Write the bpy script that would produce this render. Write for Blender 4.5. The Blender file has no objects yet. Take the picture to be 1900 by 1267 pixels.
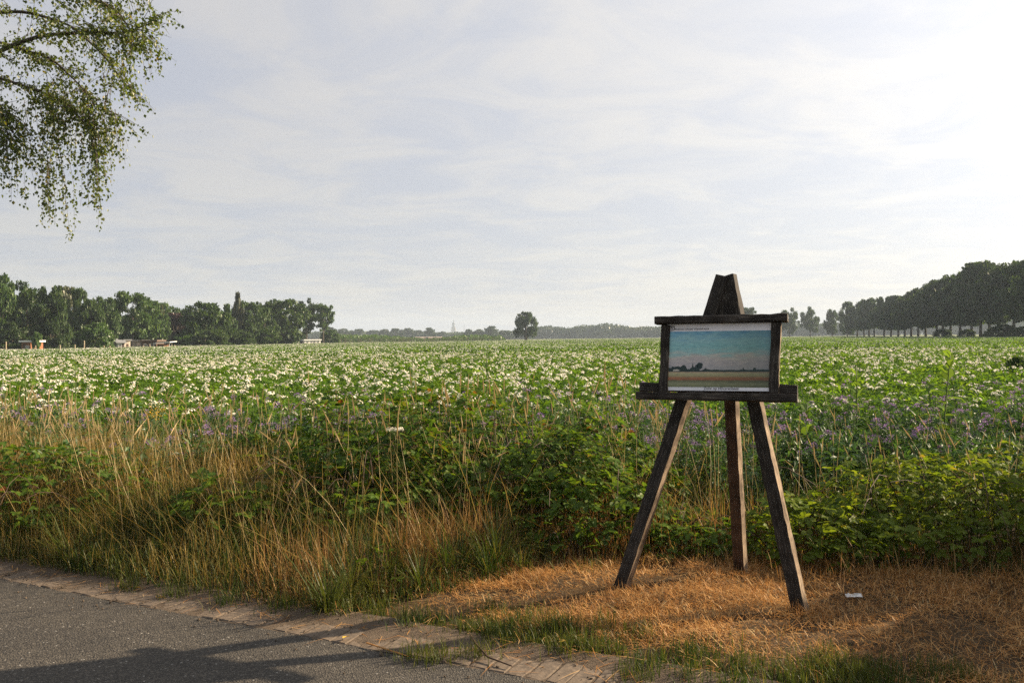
import bpy, math, random
import numpy as np
from mathutils import Vector, Matrix

rng = np.random.default_rng(7)
random.seed(7)
S = bpy.context.scene
COL = S.collection
R = math.radians

# ------------------------------------------------------------------ camera
F = 1534.0                       # focal length in photograph pixels (1900 wide)
EYE = Vector((0, 0, 1.6))
roll = math.atan2(20, 1900)
f_ = Vector((0, 1, -6.5 / F)).normalized()
h_ = Vector((1, 0, 0)); u0 = h_.cross(f_)
r_ = h_ * math.cos(roll) - u0 * math.sin(roll)
u_ = h_ * math.sin(roll) + u0 * math.cos(roll)
cam = bpy.data.cameras.new('camera'); camo = bpy.data.objects.new('camera', cam); COL.objects.link(camo)
cam.sensor_width = 36; cam.lens = 36 * F / 1900; cam.clip_start = .05; cam.clip_end = 12000
m = Matrix.Identity(4)
for i in range(3):
    m[i][0], m[i][1], m[i][2], m[i][3] = r_[i], u_[i], -f_[i], EYE[i]
camo.matrix_world = m
S.camera = camo

# ------------------------------------------------------------------ light
SUN_EL, SUN_AZ = R(23.5), R(70.5)       # azimuth from +Y (view axis) towards +X
sund = Vector((math.sin(SUN_AZ) * math.cos(SUN_EL), math.cos(SUN_AZ) * math.cos(SUN_EL), math.sin(SUN_EL)))
sl = bpy.data.lights.new('sun', 'SUN'); sl.energy = 5.0; sl.angle = R(.55); sl.color = (1, .80, .56)
so = bpy.data.objects.new('sun', sl); COL.objects.link(so)
so.rotation_euler = sund.to_track_quat('Z', 'Y').to_euler()

W = bpy.data.worlds.new('World'); S.world = W; W.use_nodes = True
nt = W.node_tree; nt.nodes.clear()
def N(tree, typ, **kw):
    n = tree.nodes.new(typ)
    for k, v in kw.items(): setattr(n, k, v)
    return n
def L(tree, a, b): tree.links.new(a, b)
def math_node(tree, op, a, b=None, c=None, clamp=False):
    n = N(tree, 'ShaderNodeMath', operation=op, use_clamp=clamp)
    for i, v in enumerate((a, b, c)):
        if v is None: continue
        if isinstance(v, (int, float)): n.inputs[i].default_value = v
        else: L(tree, v, n.inputs[i])
    return n.outputs[0]
def mix_col(tree, fac, a, b, mode='MIX'):
    n = N(tree, 'ShaderNodeMix', data_type='RGBA', blend_type=mode)
    for s, v in ((n.inputs[0], fac), (n.inputs[6], a), (n.inputs[7], b)):
        if isinstance(v, (int, float)): s.default_value = v
        elif isinstance(v, tuple): s.default_value = v if len(v) == 4 else (*v, 1)
        else: L(tree, v, s)
    return n.outputs[2]
def ramp(tree, fac, stops, interp='LINEAR'):
    n = N(tree, 'ShaderNodeValToRGB'); cr = n.color_ramp; cr.interpolation = interp
    while len(cr.elements) < len(stops): cr.elements.new(.5)
    for e, (p, c) in zip(cr.elements, stops):
        e.position = p; e.color = (*c, 1) if len(c) == 3 else c
    L(tree, fac, n.inputs[0])
    return n.outputs[0]

sky = N(nt, 'ShaderNodeTexSky', sky_type='NISHITA', sun_disc=False)
sky.sun_elevation = SUN_EL; sky.sun_rotation = SUN_AZ; sky.air_density = 1.0; sky.dust_density = 1.5; sky.ozone_density = 1.0
tc = N(nt, 'ShaderNodeTexCoord')
nrm = N(nt, 'ShaderNodeVectorMath', operation='NORMALIZE'); L(nt, tc.outputs['Generated'], nrm.inputs[0])
dotn = N(nt, 'ShaderNodeVectorMath', operation='DOT_PRODUCT'); L(nt, nrm.outputs[0], dotn.inputs[0]); dotn.inputs[1].default_value = sund
cosg = math_node(nt, 'MULTIPLY_ADD', dotn.outputs['Value'], .5, .5)
glow = math_node(nt, 'POWER', cosg, 6.5)
sep = N(nt, 'ShaderNodeSeparateXYZ'); L(nt, nrm.outputs[0], sep.inputs[0])
# thin cloud sheet: project the view direction onto a plane overhead so streaks flatten towards the horizon
zz = math_node(nt, 'MAXIMUM', math_node(nt, 'ADD', sep.outputs[2], .10), .03)
cx = math_node(nt, 'DIVIDE', sep.outputs[0], zz); cy = math_node(nt, 'DIVIDE', sep.outputs[1], zz)
comb = N(nt, 'ShaderNodeCombineXYZ'); L(nt, cx, comb.inputs[0]); L(nt, cy, comb.inputs[1])
mp = N(nt, 'ShaderNodeMapping'); L(nt, comb.outputs[0], mp.inputs[0])
mp.inputs['Rotation'].default_value = (0, 0, R(-18)); mp.inputs['Scale'].default_value = (.8, 1.0, 1)
n1 = N(nt, 'ShaderNodeTexNoise'); L(nt, mp.outputs[0], n1.inputs['Vector'])
n1.inputs['Scale'].default_value = 2.3; n1.inputs['Detail'].default_value = 10; n1.inputs['Roughness'].default_value = .62; n1.inputs['Distortion'].default_value = .8
n2 = N(nt, 'ShaderNodeTexNoise'); L(nt, mp.outputs[0], n2.inputs['Vector'])
n2.inputs['Scale'].default_value = .45; n2.inputs['Detail'].default_value = 3
cl = math_node(nt, 'ADD', math_node(nt, 'MULTIPLY', n1.outputs[0], .65), math_node(nt, 'MULTIPLY', n2.outputs[0], .35))
clf = N(nt, 'ShaderNodeMapRange', interpolation_type='SMOOTHSTEP'); L(nt, cl, clf.inputs[0])
clf.inputs[1].default_value = .39; clf.inputs[2].default_value = .62
SKY_STRENGTH = .076
def amp(tree, col, k):     # colour * scalar
    n = N(tree, 'ShaderNodeVectorMath', operation='SCALE'); L(tree, col, n.inputs[0])
    if isinstance(k, (int, float)): n.inputs['Scale'].default_value = k
    else: L(tree, k, n.inputs['Scale'])
    return n.outputs[0]
veil_dim = math_node(nt, 'ADD', math_node(nt, 'MULTIPLY', glow, 2.7), math_node(nt, 'MULTIPLY_ADD', cosg, 1.2, 1.55))
veil_a = N(nt, 'ShaderNodeRGB'); veil_a.outputs[0].default_value = (1.06, 1.10, 1.25, 1)
veil_b = N(nt, 'ShaderNodeRGB'); veil_b.outputs[0].default_value = (1.31, 1.27, 1.26, 1)
veil_col = mix_col(nt, clf.outputs[0], veil_a.outputs[0], veil_b.outputs[0])
warm = N(nt, 'ShaderNodeMapRange'); L(nt, cosg, warm.inputs[0]); warm.inputs[1].default_value = .42; warm.inputs[2].default_value = .80; warm.inputs[4].default_value = .85
veil_w = mix_col(nt, clf.outputs[0], (1.13, 1.13, 1.17, 1), (1.36, 1.30, 1.22, 1))
veil = amp(nt, mix_col(nt, warm.outputs[0], veil_col, veil_w), veil_dim)
blend = mix_col(nt, .86, amp(nt, sky.outputs[0], .7), veil)
bg = N(nt, 'ShaderNodeBackground'); bg.inputs['Strength'].default_value = SKY_STRENGTH
L(nt, blend, bg.inputs['Color'])
wo = N(nt, 'ShaderNodeOutputWorld'); L(nt, bg.outputs[0], wo.inputs[0])

vs = S.view_settings
vs.view_transform = 'Standard'; vs.look = 'None'; vs.gamma = 1; vs.use_curve_mapping = False; vs.exposure = 1.6
S.display_settings.display_device = 'sRGB'
cy_ = S.cycles
cy_.max_bounces = 6; cy_.diffuse_bounces = 3; cy_.glossy_bounces = 2; cy_.transmission_bounces = 3; cy_.transparent_max_bounces = 4; cy_.volume_bounces = 0
cy_.use_denoising = False; cy_.use_adaptive_sampling = False
cy_.sample_clamp_indirect = 1.5

# ------------------------------------------------------------------ helpers
def ray(px, py): return f_ + r_ * ((px - 950) / F) - u_ * ((py - 633.5) / F)
def at(px, py, Y):                       # point at depth Y in front of the camera
    d = ray(px, py); return EYE + d * (Y / d.y)
def gp(px, py, z=0.0):                   # point where the sight line meets height z
    d = ray(px, py); return EYE + d * ((z - EYE.z) / d.z)

def tag(o, label=None, cat=None, group=None, kind=None):
    if label: o['label'] = label
    if cat: o['category'] = cat
    if group: o['group'] = group
    if kind: o['kind'] = kind
    return o
def link(o, parent=None):
    COL.objects.link(o)
    if parent is not None: o.parent = parent
    return o
def empty(name, loc=(0, 0, 0), rz=0):
    o = bpy.data.objects.new(name, None); o.location = loc; o.rotation_euler = (0, 0, rz); o.empty_display_size = .1
    return link(o)

class MB:
    """collects triangles for ONE mesh"""
    def __init__(s): s.v = []; s.f = []; s.m = []; s.n = 0
    def add(s, v, f, mat=0):
        v = np.asarray(v, float).reshape(-1, 3); f = np.asarray(f, int).reshape(-1, 3)
        s.v.append(v); s.f.append(f + s.n); s.m.append(np.full(len(f), mat, int)); s.n += len(v)
        return s
    def quad(s, a, b, c, d, mat=0): return s.add([a, b, c, d], [[0, 1, 2], [0, 2, 3]], mat)
    def box(s, lo, hi, mat=0):
        x0, y0, z0 = lo; x1, y1, z1 = hi
        v = [(x0,y0,z0),(x1,y0,z0),(x1,y1,z0),(x0,y1,z0),(x0,y0,z1),(x1,y0,z1),(x1,y1,z1),(x0,y1,z1)]
        f = [(0,2,1),(0,3,2),(4,5,6),(4,6,7),(0,1,5),(0,5,4),(1,2,6),(1,6,5),(2,3,7),(2,7,6),(3,0,4),(3,4,7)]
        return s.add(v, f, mat)
    def tube(s, pts, rad, sides=6, mat=0, cap=True):
        pts = np.asarray(pts, float); n = len(pts); rad = np.broadcast_to(np.asarray(rad, float), (n,))
        tan = np.gradient(pts, axis=0); tan /= np.linalg.norm(tan, axis=1)[:, None] + 1e-9
        ref = np.where(np.abs(tan[:, 2:3]) > .9, np.array([[1., 0, 0]]), np.array([[0, 0, 1.]]))
        a = np.cross(tan, ref); a /= np.linalg.norm(a, axis=1)[:, None] + 1e-9; b = np.cross(tan, a)
        th = np.arange(sides) * 2 * math.pi / sides
        v = pts[:, None] + rad[:, None, None] * (a[:, None] * np.cos(th)[None, :, None] + b[:, None] * np.sin(th)[None, :, None])
        fs = []
        for i in range(n - 1):
            for k in range(sides):
                p, q = i * sides + k, i * sides + (k + 1) % sides
                fs += [(p, q, q + sides), (p, q + sides, p + sides)]
        v = v.reshape(-1, 3)
        if cap:
            v = np.vstack([v, pts[:1], pts[-1:]]); c0, c1 = n * sides, n * sides + 1
            for k in range(sides):
                q = (k + 1) % sides
                fs += [(c0, q, k), (c1, (n - 1) * sides + k, (n - 1) * sides + q)]
        return s.add(v, fs, mat)
    def stamp(s, T, P, Rm, sc, mat=0):
        """copies of template T=(verts,tris) at P with 3x3 frames Rm and (N,) or (N,3) scales"""
        tv, tf = T; P = np.asarray(P, float); n = len(P)
        if n == 0: return s
        sc = np.asarray(sc, float); sc = sc[:, None] * np.ones(3) if sc.ndim == 1 else sc
        v = np.einsum('nij,nvj->nvi', Rm, tv[None] * sc[:, None, :]) + P[:, None]
        f = tf[None] + (np.arange(n) * len(tv))[:, None, None]
        return s.add(v.reshape(-1, 3), f.reshape(-1, 3), mat)
    def mesh(s, name, mats, smooth=False):
        v = np.vstack(s.v); f = np.vstack(s.f); mi = np.concatenate(s.m)
        me = bpy.data.meshes.new(name)
        me.vertices.add(len(v)); me.vertices.foreach_set('co', v.astype(np.float32).ravel())
        me.loops.add(f.size); me.loops.foreach_set('vertex_index', f.astype(np.int32).ravel())
        me.polygons.add(len(f)); me.polygons.foreach_set('loop_start', np.arange(0, f.size, 3, dtype=np.int32))
        me.polygons.foreach_set('loop_total', np.full(len(f), 3, dtype=np.int32))
        for mt in (mats if isinstance(mats, (list, tuple)) else [mats]): me.materials.append(mt)
        me.polygons.foreach_set('material_index', mi.astype(np.int32))
        me.polygons.foreach_set('use_smooth', np.full(len(f), smooth))
        me.update(calc_edges=True)
        return me
    def build(s, name, mats, parent=None, smooth=False, loc=None):
        o = bpy.data.objects.new(name, s.mesh(name, mats, smooth)); link(o, parent)
        if loc is not None: o.location = loc
        return o

def obj(name, me, parent=None, loc=(0, 0, 0), rz=0.0, sc=1.0):
    o = bpy.data.objects.new(name, me); o.location = loc; o.rotation_euler = (0, 0, rz)
    o.scale = (sc, sc, sc) if isinstance(sc, (int, float)) else sc
    return link(o, parent)

def frames(yaw, pitch, rol):
    yaw, pitch, rol = np.broadcast_arrays(np.asarray(yaw, float), np.asarray(pitch, float), np.asarray(rol, float))
    c, s = np.cos, np.sin; o = np.ones_like(yaw); z = np.zeros_like(yaw)
    Rz = np.stack([c(yaw), -s(yaw), z, s(yaw), c(yaw), z, z, z, o], -1).reshape(-1, 3, 3)
    Rx = np.stack([o, z, z, z, c(pitch), -s(pitch), z, s(pitch), c(pitch)], -1).reshape(-1, 3, 3)
    Ry = np.stack([c(rol), z, s(rol), z, o, z, -s(rol), z, c(rol)], -1).reshape(-1, 3, 3)
    return Rz @ Rx @ Ry
U = lambda a, b, n: rng.uniform(a, b, n)
TAU = 2 * math.pi

def vnoise(x, y, seed=0):                # cheap smooth value noise, about 0..1
    x = np.asarray(x, float); y = np.asarray(y, float)
    xi = np.floor(x).astype(int); yi = np.floor(y).astype(int); xf = x - xi; yf = y - yi
    def hsh(a, b):
        h = (a * 374761393 + b * 668265263 + seed * 974711) & 0x7fffffff
        h = ((h ^ (h >> 13)) * 1274126177) & 0x7fffffff
        return ((h ^ (h >> 16)) & 0xffff) / 65535.0
    u = xf * xf * (3 - 2 * xf); v = yf * yf * (3 - 2 * yf)
    return (hsh(xi, yi) * (1 - u) + hsh(xi + 1, yi) * u) * (1 - v) + (hsh(xi, yi + 1) * (1 - u) + hsh(xi + 1, yi + 1) * u) * v

# ------------------------------------------------------------------ materials
def newmat(name):
    m = bpy.data.materials.new(name); m.use_nodes = True; t = m.node_tree; t.nodes.clear()
    return m, t, N(t, 'ShaderNodeOutputMaterial')
def leafmat(name, stops, transl=.4, gloss=.06, tint=None, rough=.45, patch=None):
    """leaf: diffuse + light through the blade + a slight sheen; colour varies from leaf to leaf"""
    m, t, out = newmat(name)
    g = N(t, 'ShaderNodeNewGeometry')
    col = ramp(t, g.outputs['Random Per Island'], stops)
    if patch:                                            # colour drifts from clump to clump
        tcn = N(t, 'ShaderNodeTexCoord'); nn = N(t, 'ShaderNodeTexNoise'); L(t, tcn.outputs['Object'], nn.inputs['Vector'])
        nn.inputs['Scale'].default_value = patch[0]; nn.inputs['Detail'].default_value = 2
        fac = N(t, 'ShaderNodeMapRange'); L(t, nn.outputs[0], fac.inputs[0]); fac.inputs[1].default_value = .42; fac.inputs[2].default_value = .62
        fc = math_node(t, 'MULTIPLY', fac.outputs[0], patch[2])
        col = mix_col(t, fc, col, patch[1])
    oi = N(t, 'ShaderNodeObjectInfo')
    k = math_node(t, 'MULTIPLY_ADD', oi.outputs['Random'], .35, .82)
    col = amp(t, col, k)
    d = N(t, 'ShaderNodeBsdfDiffuse'); L(t, col, d.inputs[0])
    tr = N(t, 'ShaderNodeBsdfTranslucent'); L(t, mix_col(t, 1.0, col, tint or (1.35, 1.25, .6, 1), 'MULTIPLY'), tr.inputs[0])
    mx = N(t, 'ShaderNodeMixShader'); mx.inputs[0].default_value = transl; L(t, d.outputs[0], mx.inputs[1]); L(t, tr.outputs[0], mx.inputs[2])
    last = mx
    if gloss:
        gl = N(t, 'ShaderNodeBsdfGlossy'); gl.inputs['Roughness'].default_value = rough; gl.inputs[0].default_value = (.9, .9, .9, 1)
        m2 = N(t, 'ShaderNodeMixShader'); m2.inputs[0].default_value = gloss; L(t, mx.outputs[0], m2.inputs[1]); L(t, gl.outputs[0], m2.inputs[2]); last = m2
    L(t, last.outputs[0], out.inputs[0])
    return m
def plain(name, col, rough=.8, noise=None, bump=0.0, scale=20, stretch=(1, 1, 1), metal=0, spec=.3, coord='Object'):
    """noise = second colour mixed in by a noise texture"""
    m, t, out = newmat(name)
    b = N(t, 'ShaderNodeBsdfPrincipled'); b.inputs['Roughness'].default_value = rough; b.inputs['Metallic'].default_value = metal
    b.inputs['Specular IOR Level'].default_value = spec
    b.inputs['Base Color'].default_value = (*col, 1)
    if noise is not None:
        tcn = N(t, 'ShaderNodeTexCoord'); mpn = N(t, 'ShaderNodeMapping'); L(t, tcn.outputs[coord], mpn.inputs[0]); mpn.inputs['Scale'].default_value = stretch
        nn = N(t, 'ShaderNodeTexNoise'); L(t, mpn.outputs[0], nn.inputs['Vector']); nn.inputs['Scale'].default_value = scale; nn.inputs['Detail'].default_value = 6; nn.inputs['Roughness'].default_value = .65
        c = ramp(t, nn.outputs[0], [(.32, noise), (.66, col)])
        L(t, c, b.inputs['Base Color'])
        if bump:
            bp = N(t, 'ShaderNodeBump'); bp.inputs['Strength'].default_value = bump; bp.inputs['Distance'].default_value = .01; L(t, nn.outputs[0], bp.inputs['Height']); L(t, bp.outputs[0], b.inputs['Normal'])
    L(t, b.outputs[0], out.inputs[0])
    return m

M = {}
G3 = lambda a, b, c: [(0, a), (.5, b), (1, c)]
M['tree_green'] = leafmat('tree_green', G3((.026, .058, .016), (.046, .088, .022), (.075, .120, .032)), .34, .02)
M['tree_dark'] = leafmat('tree_dark', G3((.022, .046, .017), (.038, .070, .023), (.062, .098, .030)), .32, .015)
M['tree_pale'] = leafmat('tree_pale', G3((.075, .095, .045), (.10, .12, .055), (.13, .14, .07)), .35, .04)
M['tree_bright'] = leafmat('tree_bright', G3((.04, .09, .02), (.06, .12, .025), (.085, .15, .03)), .4, .04)
M['tree_copper'] = leafmat('tree_copper', G3((.025, .016, .014), (.045, .020, .018), (.07, .028, .022)), .3, .04, (1.3, .8, .7, 1))
M['tree_conifer'] = leafmat('tree_conifer', G3((.03, .045, .022), (.05, .06, .032), (.075, .075, .045)), .15, .03)
M['far_wood'] = leafmat('far_wood', G3((.022, .044, .018), (.034, .062, .022), (.048, .080, .03)), .25, .03)
M['birch_leaf'] = leafmat('birch_leaf', [(0, (.055, .085, .014)), (.45, (.082, .120, .020)), (.93, (.115, .15, .030)), (1, (.19, .15, .03))], .54, .03)
M['bark'] = plain('bark', (.10, .082, .062), .9, (.035, .028, .022), .5, 8, (1, 1, .3))
M['birch_bark'] = plain('birch_bark', (.55, .52, .47), .7, (.06, .05, .045), .3, 5, (1, 1, 3))
M['twig'] = plain('twig', (.06, .045, .03), .85, (.03, .022, .016), 0, 30)
M['potato_leaf'] = leafmat('potato_leaf', G3((.046, .112, .012), (.082, .165, .018), (.128, .205, .024)), .50, .012, patch=(.11, (.095, .155, .022, 1), .6))
M['potato_flower'] = leafmat('potato_flower', [(0, (.78, .77, .70)), (.8, (.84, .83, .77)), (1, (.76, .70, .70))], .3, 0, (1, 1, .95, 1))
M['stamen'] = plain('stamen', (.75, .5, .05))
M['phacelia_leaf'] = leafmat('phacelia_leaf', G3((.026, .070, .022), (.042, .095, .026), (.065, .120, .03)), .38, .03)
M['phacelia_flower'] = leafmat('phacelia_flower', G3((.20, .13, .30), (.30, .20, .40), (.42, .28, .46)), .35, 0, (1.1, .95, 1.1, 1))
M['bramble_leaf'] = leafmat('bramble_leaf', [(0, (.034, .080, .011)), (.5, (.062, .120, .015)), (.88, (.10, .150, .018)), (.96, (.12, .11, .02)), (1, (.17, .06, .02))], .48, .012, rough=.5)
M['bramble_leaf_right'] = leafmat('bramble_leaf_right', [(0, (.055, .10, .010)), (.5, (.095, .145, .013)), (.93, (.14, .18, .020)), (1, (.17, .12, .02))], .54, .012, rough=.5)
M['cane'] = plain('cane', (.06, .032, .02), .8, (.03, .02, .012), 0, 20)
M['green_grass'] = leafmat('green_grass', [(0, (.022, .044, .012)), (.6, (.038, .066, .014)), (.85, (.066, .084, .019)), (1, (.16, .13, .045))], .38, .012, patch=(1.6, (.085, .092, .024, 1), .6))
M['dry_grass'] = leafmat('dry_grass', [(0, (.22, .13, .034)), (.5, (.36, .235, .070)), (.85, (.46, .34, .13)), (1, (.15, .16, .03))], .50, .012, (1.15, 1.0, .75, 1), patch=(1.1, (.18, .16, .045, 1), .6))
M['brown_grass'] = leafmat('brown_grass', [(0, (.12, .064, .024)), (.5, (.215, .122, .042)), (1, (.31, .20, .078))], .28, .012, (1.1, .9, .65, 1))
M['seed_stalk'] = leafmat('seed_stalk', [(0, (.30, .22, .11)), (.6, (.42, .33, .18)), (1, (.24, .22, .08))], .25, .02, (1.05, .95, .75, 1))
M['straw'] = leafmat('straw', [(0, (.15, .066, .020)), (.22, (.33, .155, .046)), (.6, (.47, .235, .072)), (.85, (.58, .35, .135)), (1, (.62, .46, .24))], .18, .015, (1.05, .95, .75, 1), patch=(1.7, (.27, .135, .045, 1), .45))
M['weed_leaf'] = leafmat('weed_leaf', G3((.07, .13, .022), (.095, .165, .028), (.13, .20, .034)), .5, .02)
M['weed_stem'] = plain('weed_stem', (.09, .13, .035), .7, (.06, .09, .025), 0, 20)
M['yellow_flower'] = leafmat('yellow_flower', G3((.5, .28, .02), (.6, .38, .03), (.45, .22, .02)), .3, 0, (1, .9, .6, 1))
M['cream_flower'] = leafmat('cream_flower', G3((.6, .58, .48), (.7, .68, .58), (.62, .56, .44)), .2, 0, (1, 1, .9, 1))
M['fallen_leaf'] = leafmat('fallen_leaf', G3((.45, .27, .03), (.55, .36, .05), (.40, .20, .03)), .2, .05, (1, .9, .6, 1))
M['paper'] = plain('paper', (.55, .55, .54), .6)

# wood of the easel: grey, split along the grain, stained; broad faces near black
def wood(name, a, b, c, unlit_top=None):
    m, t, out = newmat(name)
    tcn = N(t, 'ShaderNodeTexCoord'); mpn = N(t, 'ShaderNodeMapping'); L(t, tcn.outputs['Object'], mpn.inputs[0]); mpn.inputs['Scale'].default_value = (1, 1, .07)
    g1 = N(t, 'ShaderNodeTexNoise'); L(t, mpn.outputs[0], g1.inputs['Vector']); g1.inputs['Scale'].default_value = 95; g1.inputs['Detail'].default_value = 7; g1.inputs['Roughness'].default_value = .7
    g2 = N(t, 'ShaderNodeTexNoise'); L(t, tcn.outputs['Object'], g2.inputs['Vector']); g2.inputs['Scale'].default_value = 11; g2.inputs['Detail'].default_value = 5
    col = ramp(t, g1.outputs[0], [(.30, b), (.52, a), (.72, c)])
    stain = ramp(t, g2.outputs[0], [(.36, (.38, .36, .34)), (.60, (1, 1, 1))])
    col = mix_col(t, 1.0, col, stain, 'MULTIPLY')
    if unlit_top:                                        # unlit upper end: its shade is put into the wood colour
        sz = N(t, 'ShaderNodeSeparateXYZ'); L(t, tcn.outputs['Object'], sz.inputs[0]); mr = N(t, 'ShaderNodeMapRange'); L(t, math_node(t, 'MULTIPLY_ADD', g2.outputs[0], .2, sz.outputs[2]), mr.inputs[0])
        mr.inputs[1].default_value = unlit_top; mr.inputs[2].default_value = unlit_top + .12; col = mix_col(t, mr.outputs[0], col, (.038, .032, .027, 1))
    bs = N(t, 'ShaderNodeBsdfPrincipled'); L(t, col, bs.inputs['Base Color']); bs.inputs['Roughness'].default_value = .85; bs.inputs['Specular IOR Level'].default_value = .25
    bp = N(t, 'ShaderNodeBump'); bp.inputs['Strength'].default_value = .9; bp.inputs['Distance'].default_value = .006; L(t, g1.outputs[0], bp.inputs['Height']); L(t, bp.outputs[0], bs.inputs['Normal'])
    L(t, bs.outputs[0], out.inputs[0])
    return m
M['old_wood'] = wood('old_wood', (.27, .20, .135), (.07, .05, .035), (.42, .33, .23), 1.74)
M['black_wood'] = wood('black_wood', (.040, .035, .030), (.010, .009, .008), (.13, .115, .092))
M['rail_wood'] = wood('rail_wood', (.048, .042, .037), (.012, .011, .010), (.15, .13, .105))
M['brown_wood'] = wood('brown_wood', (.085, .050, .030), (.028, .018, .012), (.15, .095, .056))
M['wood_dark'] = plain('wood_dark', (.035, .03, .025), .9)

# ground materials
def ground_mat(name, cols, scale, bump=.5, fine=60):
    m, t, out = newmat(name)
    tcn = N(t, 'ShaderNodeTexCoord')
    a = N(t, 'ShaderNodeTexNoise'); L(t, tcn.outputs['Object'], a.inputs['Vector']); a.inputs['Scale'].default_value = scale; a.inputs['Detail'].default_value = 8; a.inputs['Roughness'].default_value = .65
    b = N(t, 'ShaderNodeTexNoise'); L(t, tcn.outputs['Object'], b.inputs['Vector']); b.inputs['Scale'].default_value = fine; b.inputs['Detail'].default_value = 5; b.inputs['Roughness'].default_value = .7
    s = math_node(t, 'ADD', math_node(t, 'MULTIPLY', a.outputs[0], .6), math_node(t, 'MULTIPLY', b.outputs[0], .4))
    col = ramp(t, s, [(.32, cols[0]), (.5, cols[1]), (.68, cols[2])])
    bs = N(t, 'ShaderNodeBsdfPrincipled'); L(t, col, bs.inputs['Base Color']); bs.inputs['Roughness'].default_value = .95; bs.inputs['Specular IOR Level'].default_value = .15
    bp = N(t, 'ShaderNodeBump'); bp.inputs['Strength'].default_value = bump; bp.inputs['Distance'].default_value = .02; L(t, b.outputs[0], bp.inputs['Height']); L(t, bp.outputs[0], bs.inputs['Normal'])
    L(t, bs.outputs[0], out.inputs[0])
    return m
M['meadow'] = ground_mat('meadow', ((.085, .115, .04), (.12, .145, .055), (.17, .17, .075)), .012, .3, 1.2)
M['field_soil'] = ground_mat('field_soil', ((.035, .055, .016), (.045, .075, .02), (.06, .09, .026)), .4, .6, 12)
M['verge_soil'] = ground_mat('verge_soil', ((.030, .021, .012), (.060, .040, .021), (.105, .068, .034)), 2.2, .8, 45)
M['sand'] = ground_mat('sand', ((.066, .050, .036), (.105, .080, .058), (.15, .116, .084)), 6, .7, 120)

m_, t_, out_ = newmat('asphalt'); M['asphalt'] = m_
tcn = N(t_, 'ShaderNodeTexCoord')
vo = N(t_, 'ShaderNodeTexVoronoi'); L(t_, tcn.outputs['Object'], vo.inputs['Vector']); vo.inputs['Scale'].default_value = 105
vcol = N(t_, 'ShaderNodeSeparateColor'); L(t_, vo.outputs['Color'], vcol.inputs[0])
stone = ramp(t_, vcol.outputs[0], [(0, (.034, .030, .026)), (.55, (.062, .056, .047)), (.90, (.092, .082, .068)), (.988, (.115, .103, .087)), (.995, (.27, .26, .24))], 'LINEAR')
edge = ramp(t_, vo.outputs['Distance'], [(.25, (1, 1, 1)), (.75, (.45, .45, .45))])
big = N(t_, 'ShaderNodeTexNoise'); L(t_, tcn.outputs['Object'], big.inputs['Vector']); big.inputs['Scale'].default_value = 1.3; big.inputs['Detail'].default_value = 6
worn = ramp(t_, big.outputs[0], [(.35, (.82, .82, .82)), (.65, (1.12, 1.10, 1.06))])
ac = mix_col(t_, 1.0, mix_col(t_, 1.0, stone, edge, 'MULTIPLY'), worn, 'MULTIPLY')
ab = N(t_, 'ShaderNodeBsdfPrincipled'); L(t_, ac, ab.inputs['Base Color']); ab.inputs['Roughness'].default_value = .8; ab.inputs['Specular IOR Level'].default_value = .35
abp = N(t_, 'ShaderNodeBump'); abp.invert = True; abp.inputs['Strength'].default_value = .8; abp.inputs['Distance'].default_value = .006; L(t_, vo.outputs['Distance'], abp.inputs['Height']); L(t_, abp.outputs[0], ab.inputs['Normal'])
L(t_, ab.outputs[0], out_.inputs[0])
M['brick'] = plain('brick', (.150, .115, .084), .9, (.078, .061, .046), .5, 28)

# ------------------------------------------------------------------ ground, road, field
# road edge: straight line Y = EA + EB*X ; n points away from the road into the verge
EA, EB = 3.92, -.484
nlen = math.hypot(-EB, 1); nx, ny = -EB / nlen, 1 / nlen
tx, ty = ny, -nx                                     # along the edge, to the right and nearer
def edge_s(x, y): return (y - EA - EB * x) / nlen     # distance from the asphalt edge
def edge_pt(a, s): return (tx * a + nx * s, EA + ty * a + ny * s)   # a along the edge from X=0

g = MB(); E = 3400
g.quad((-E, -300, -.03), (E, -300, -.03), (E, E, -.03), (-E, E, -.03))
tag(g.build('ground', M['meadow']), kind='structure')

def strip(name, a0, a1, s0, s1, z, mat, na=2, ns=2, zfun=None):
    mb = MB(); aa = np.linspace(a0, a1, na); ss = np.linspace(s0, s1, ns)
    A, Sg = np.meshgrid(aa, ss, indexing='ij'); X = tx * A + nx * Sg; Y = EA + ty * A + ny * Sg
    Z = np.full_like(X, z) if zfun is None else zfun(X, Y, Sg)
    v = np.stack([X, Y, Z], -1).reshape(-1, 3); f = []
    for i in range(na - 1):
        for j in range(ns - 1):
            p = i * ns + j; f += [(p, p + ns, p + ns + 1), (p, p + ns + 1, p + 1)]
    mb.add(v, f)
    return tag(mb.build(name, mat, smooth=True), kind='structure')
def road_z(X, Y, s):            # gentle camber, worn broken edge
    return -.005 + .008 * np.clip(-s, 0, 1) + (vnoise(X * 3, Y * 3, 5) - .5) * .004
strip('road', -60, 60, -5.2, .006, 0, M['asphalt'], 240, 20, road_z)
strip('opposite_verge', -60, 60, -14, -5.2, -.012, M['verge_soil'])

def ground_z(x, y):             # height of the verge surface
    s = edge_s(x, y)
    base = np.clip((s - .30) / .5, 0, 1)
    return -.014 + base * (.004 + .040 * (vnoise(x * 1.7, y * 1.7, 3) - .45) + .02 * (vnoise(x * 6, y * 6, 4) - .5)) + .012
strip('verge', -40, 40, -.004, 9.0, 0, M['verge_soil'], 420, 90, lambda X, Y, s: ground_z(X, Y) - .010)
mb = MB(); mb.quad((-130, 6.5, -.010), (200, 6.5, -.010), (200, 345, -.010), (-130, 345, -.010))
tag(mb.build('field', M['field_soil']), kind='structure')

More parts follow.
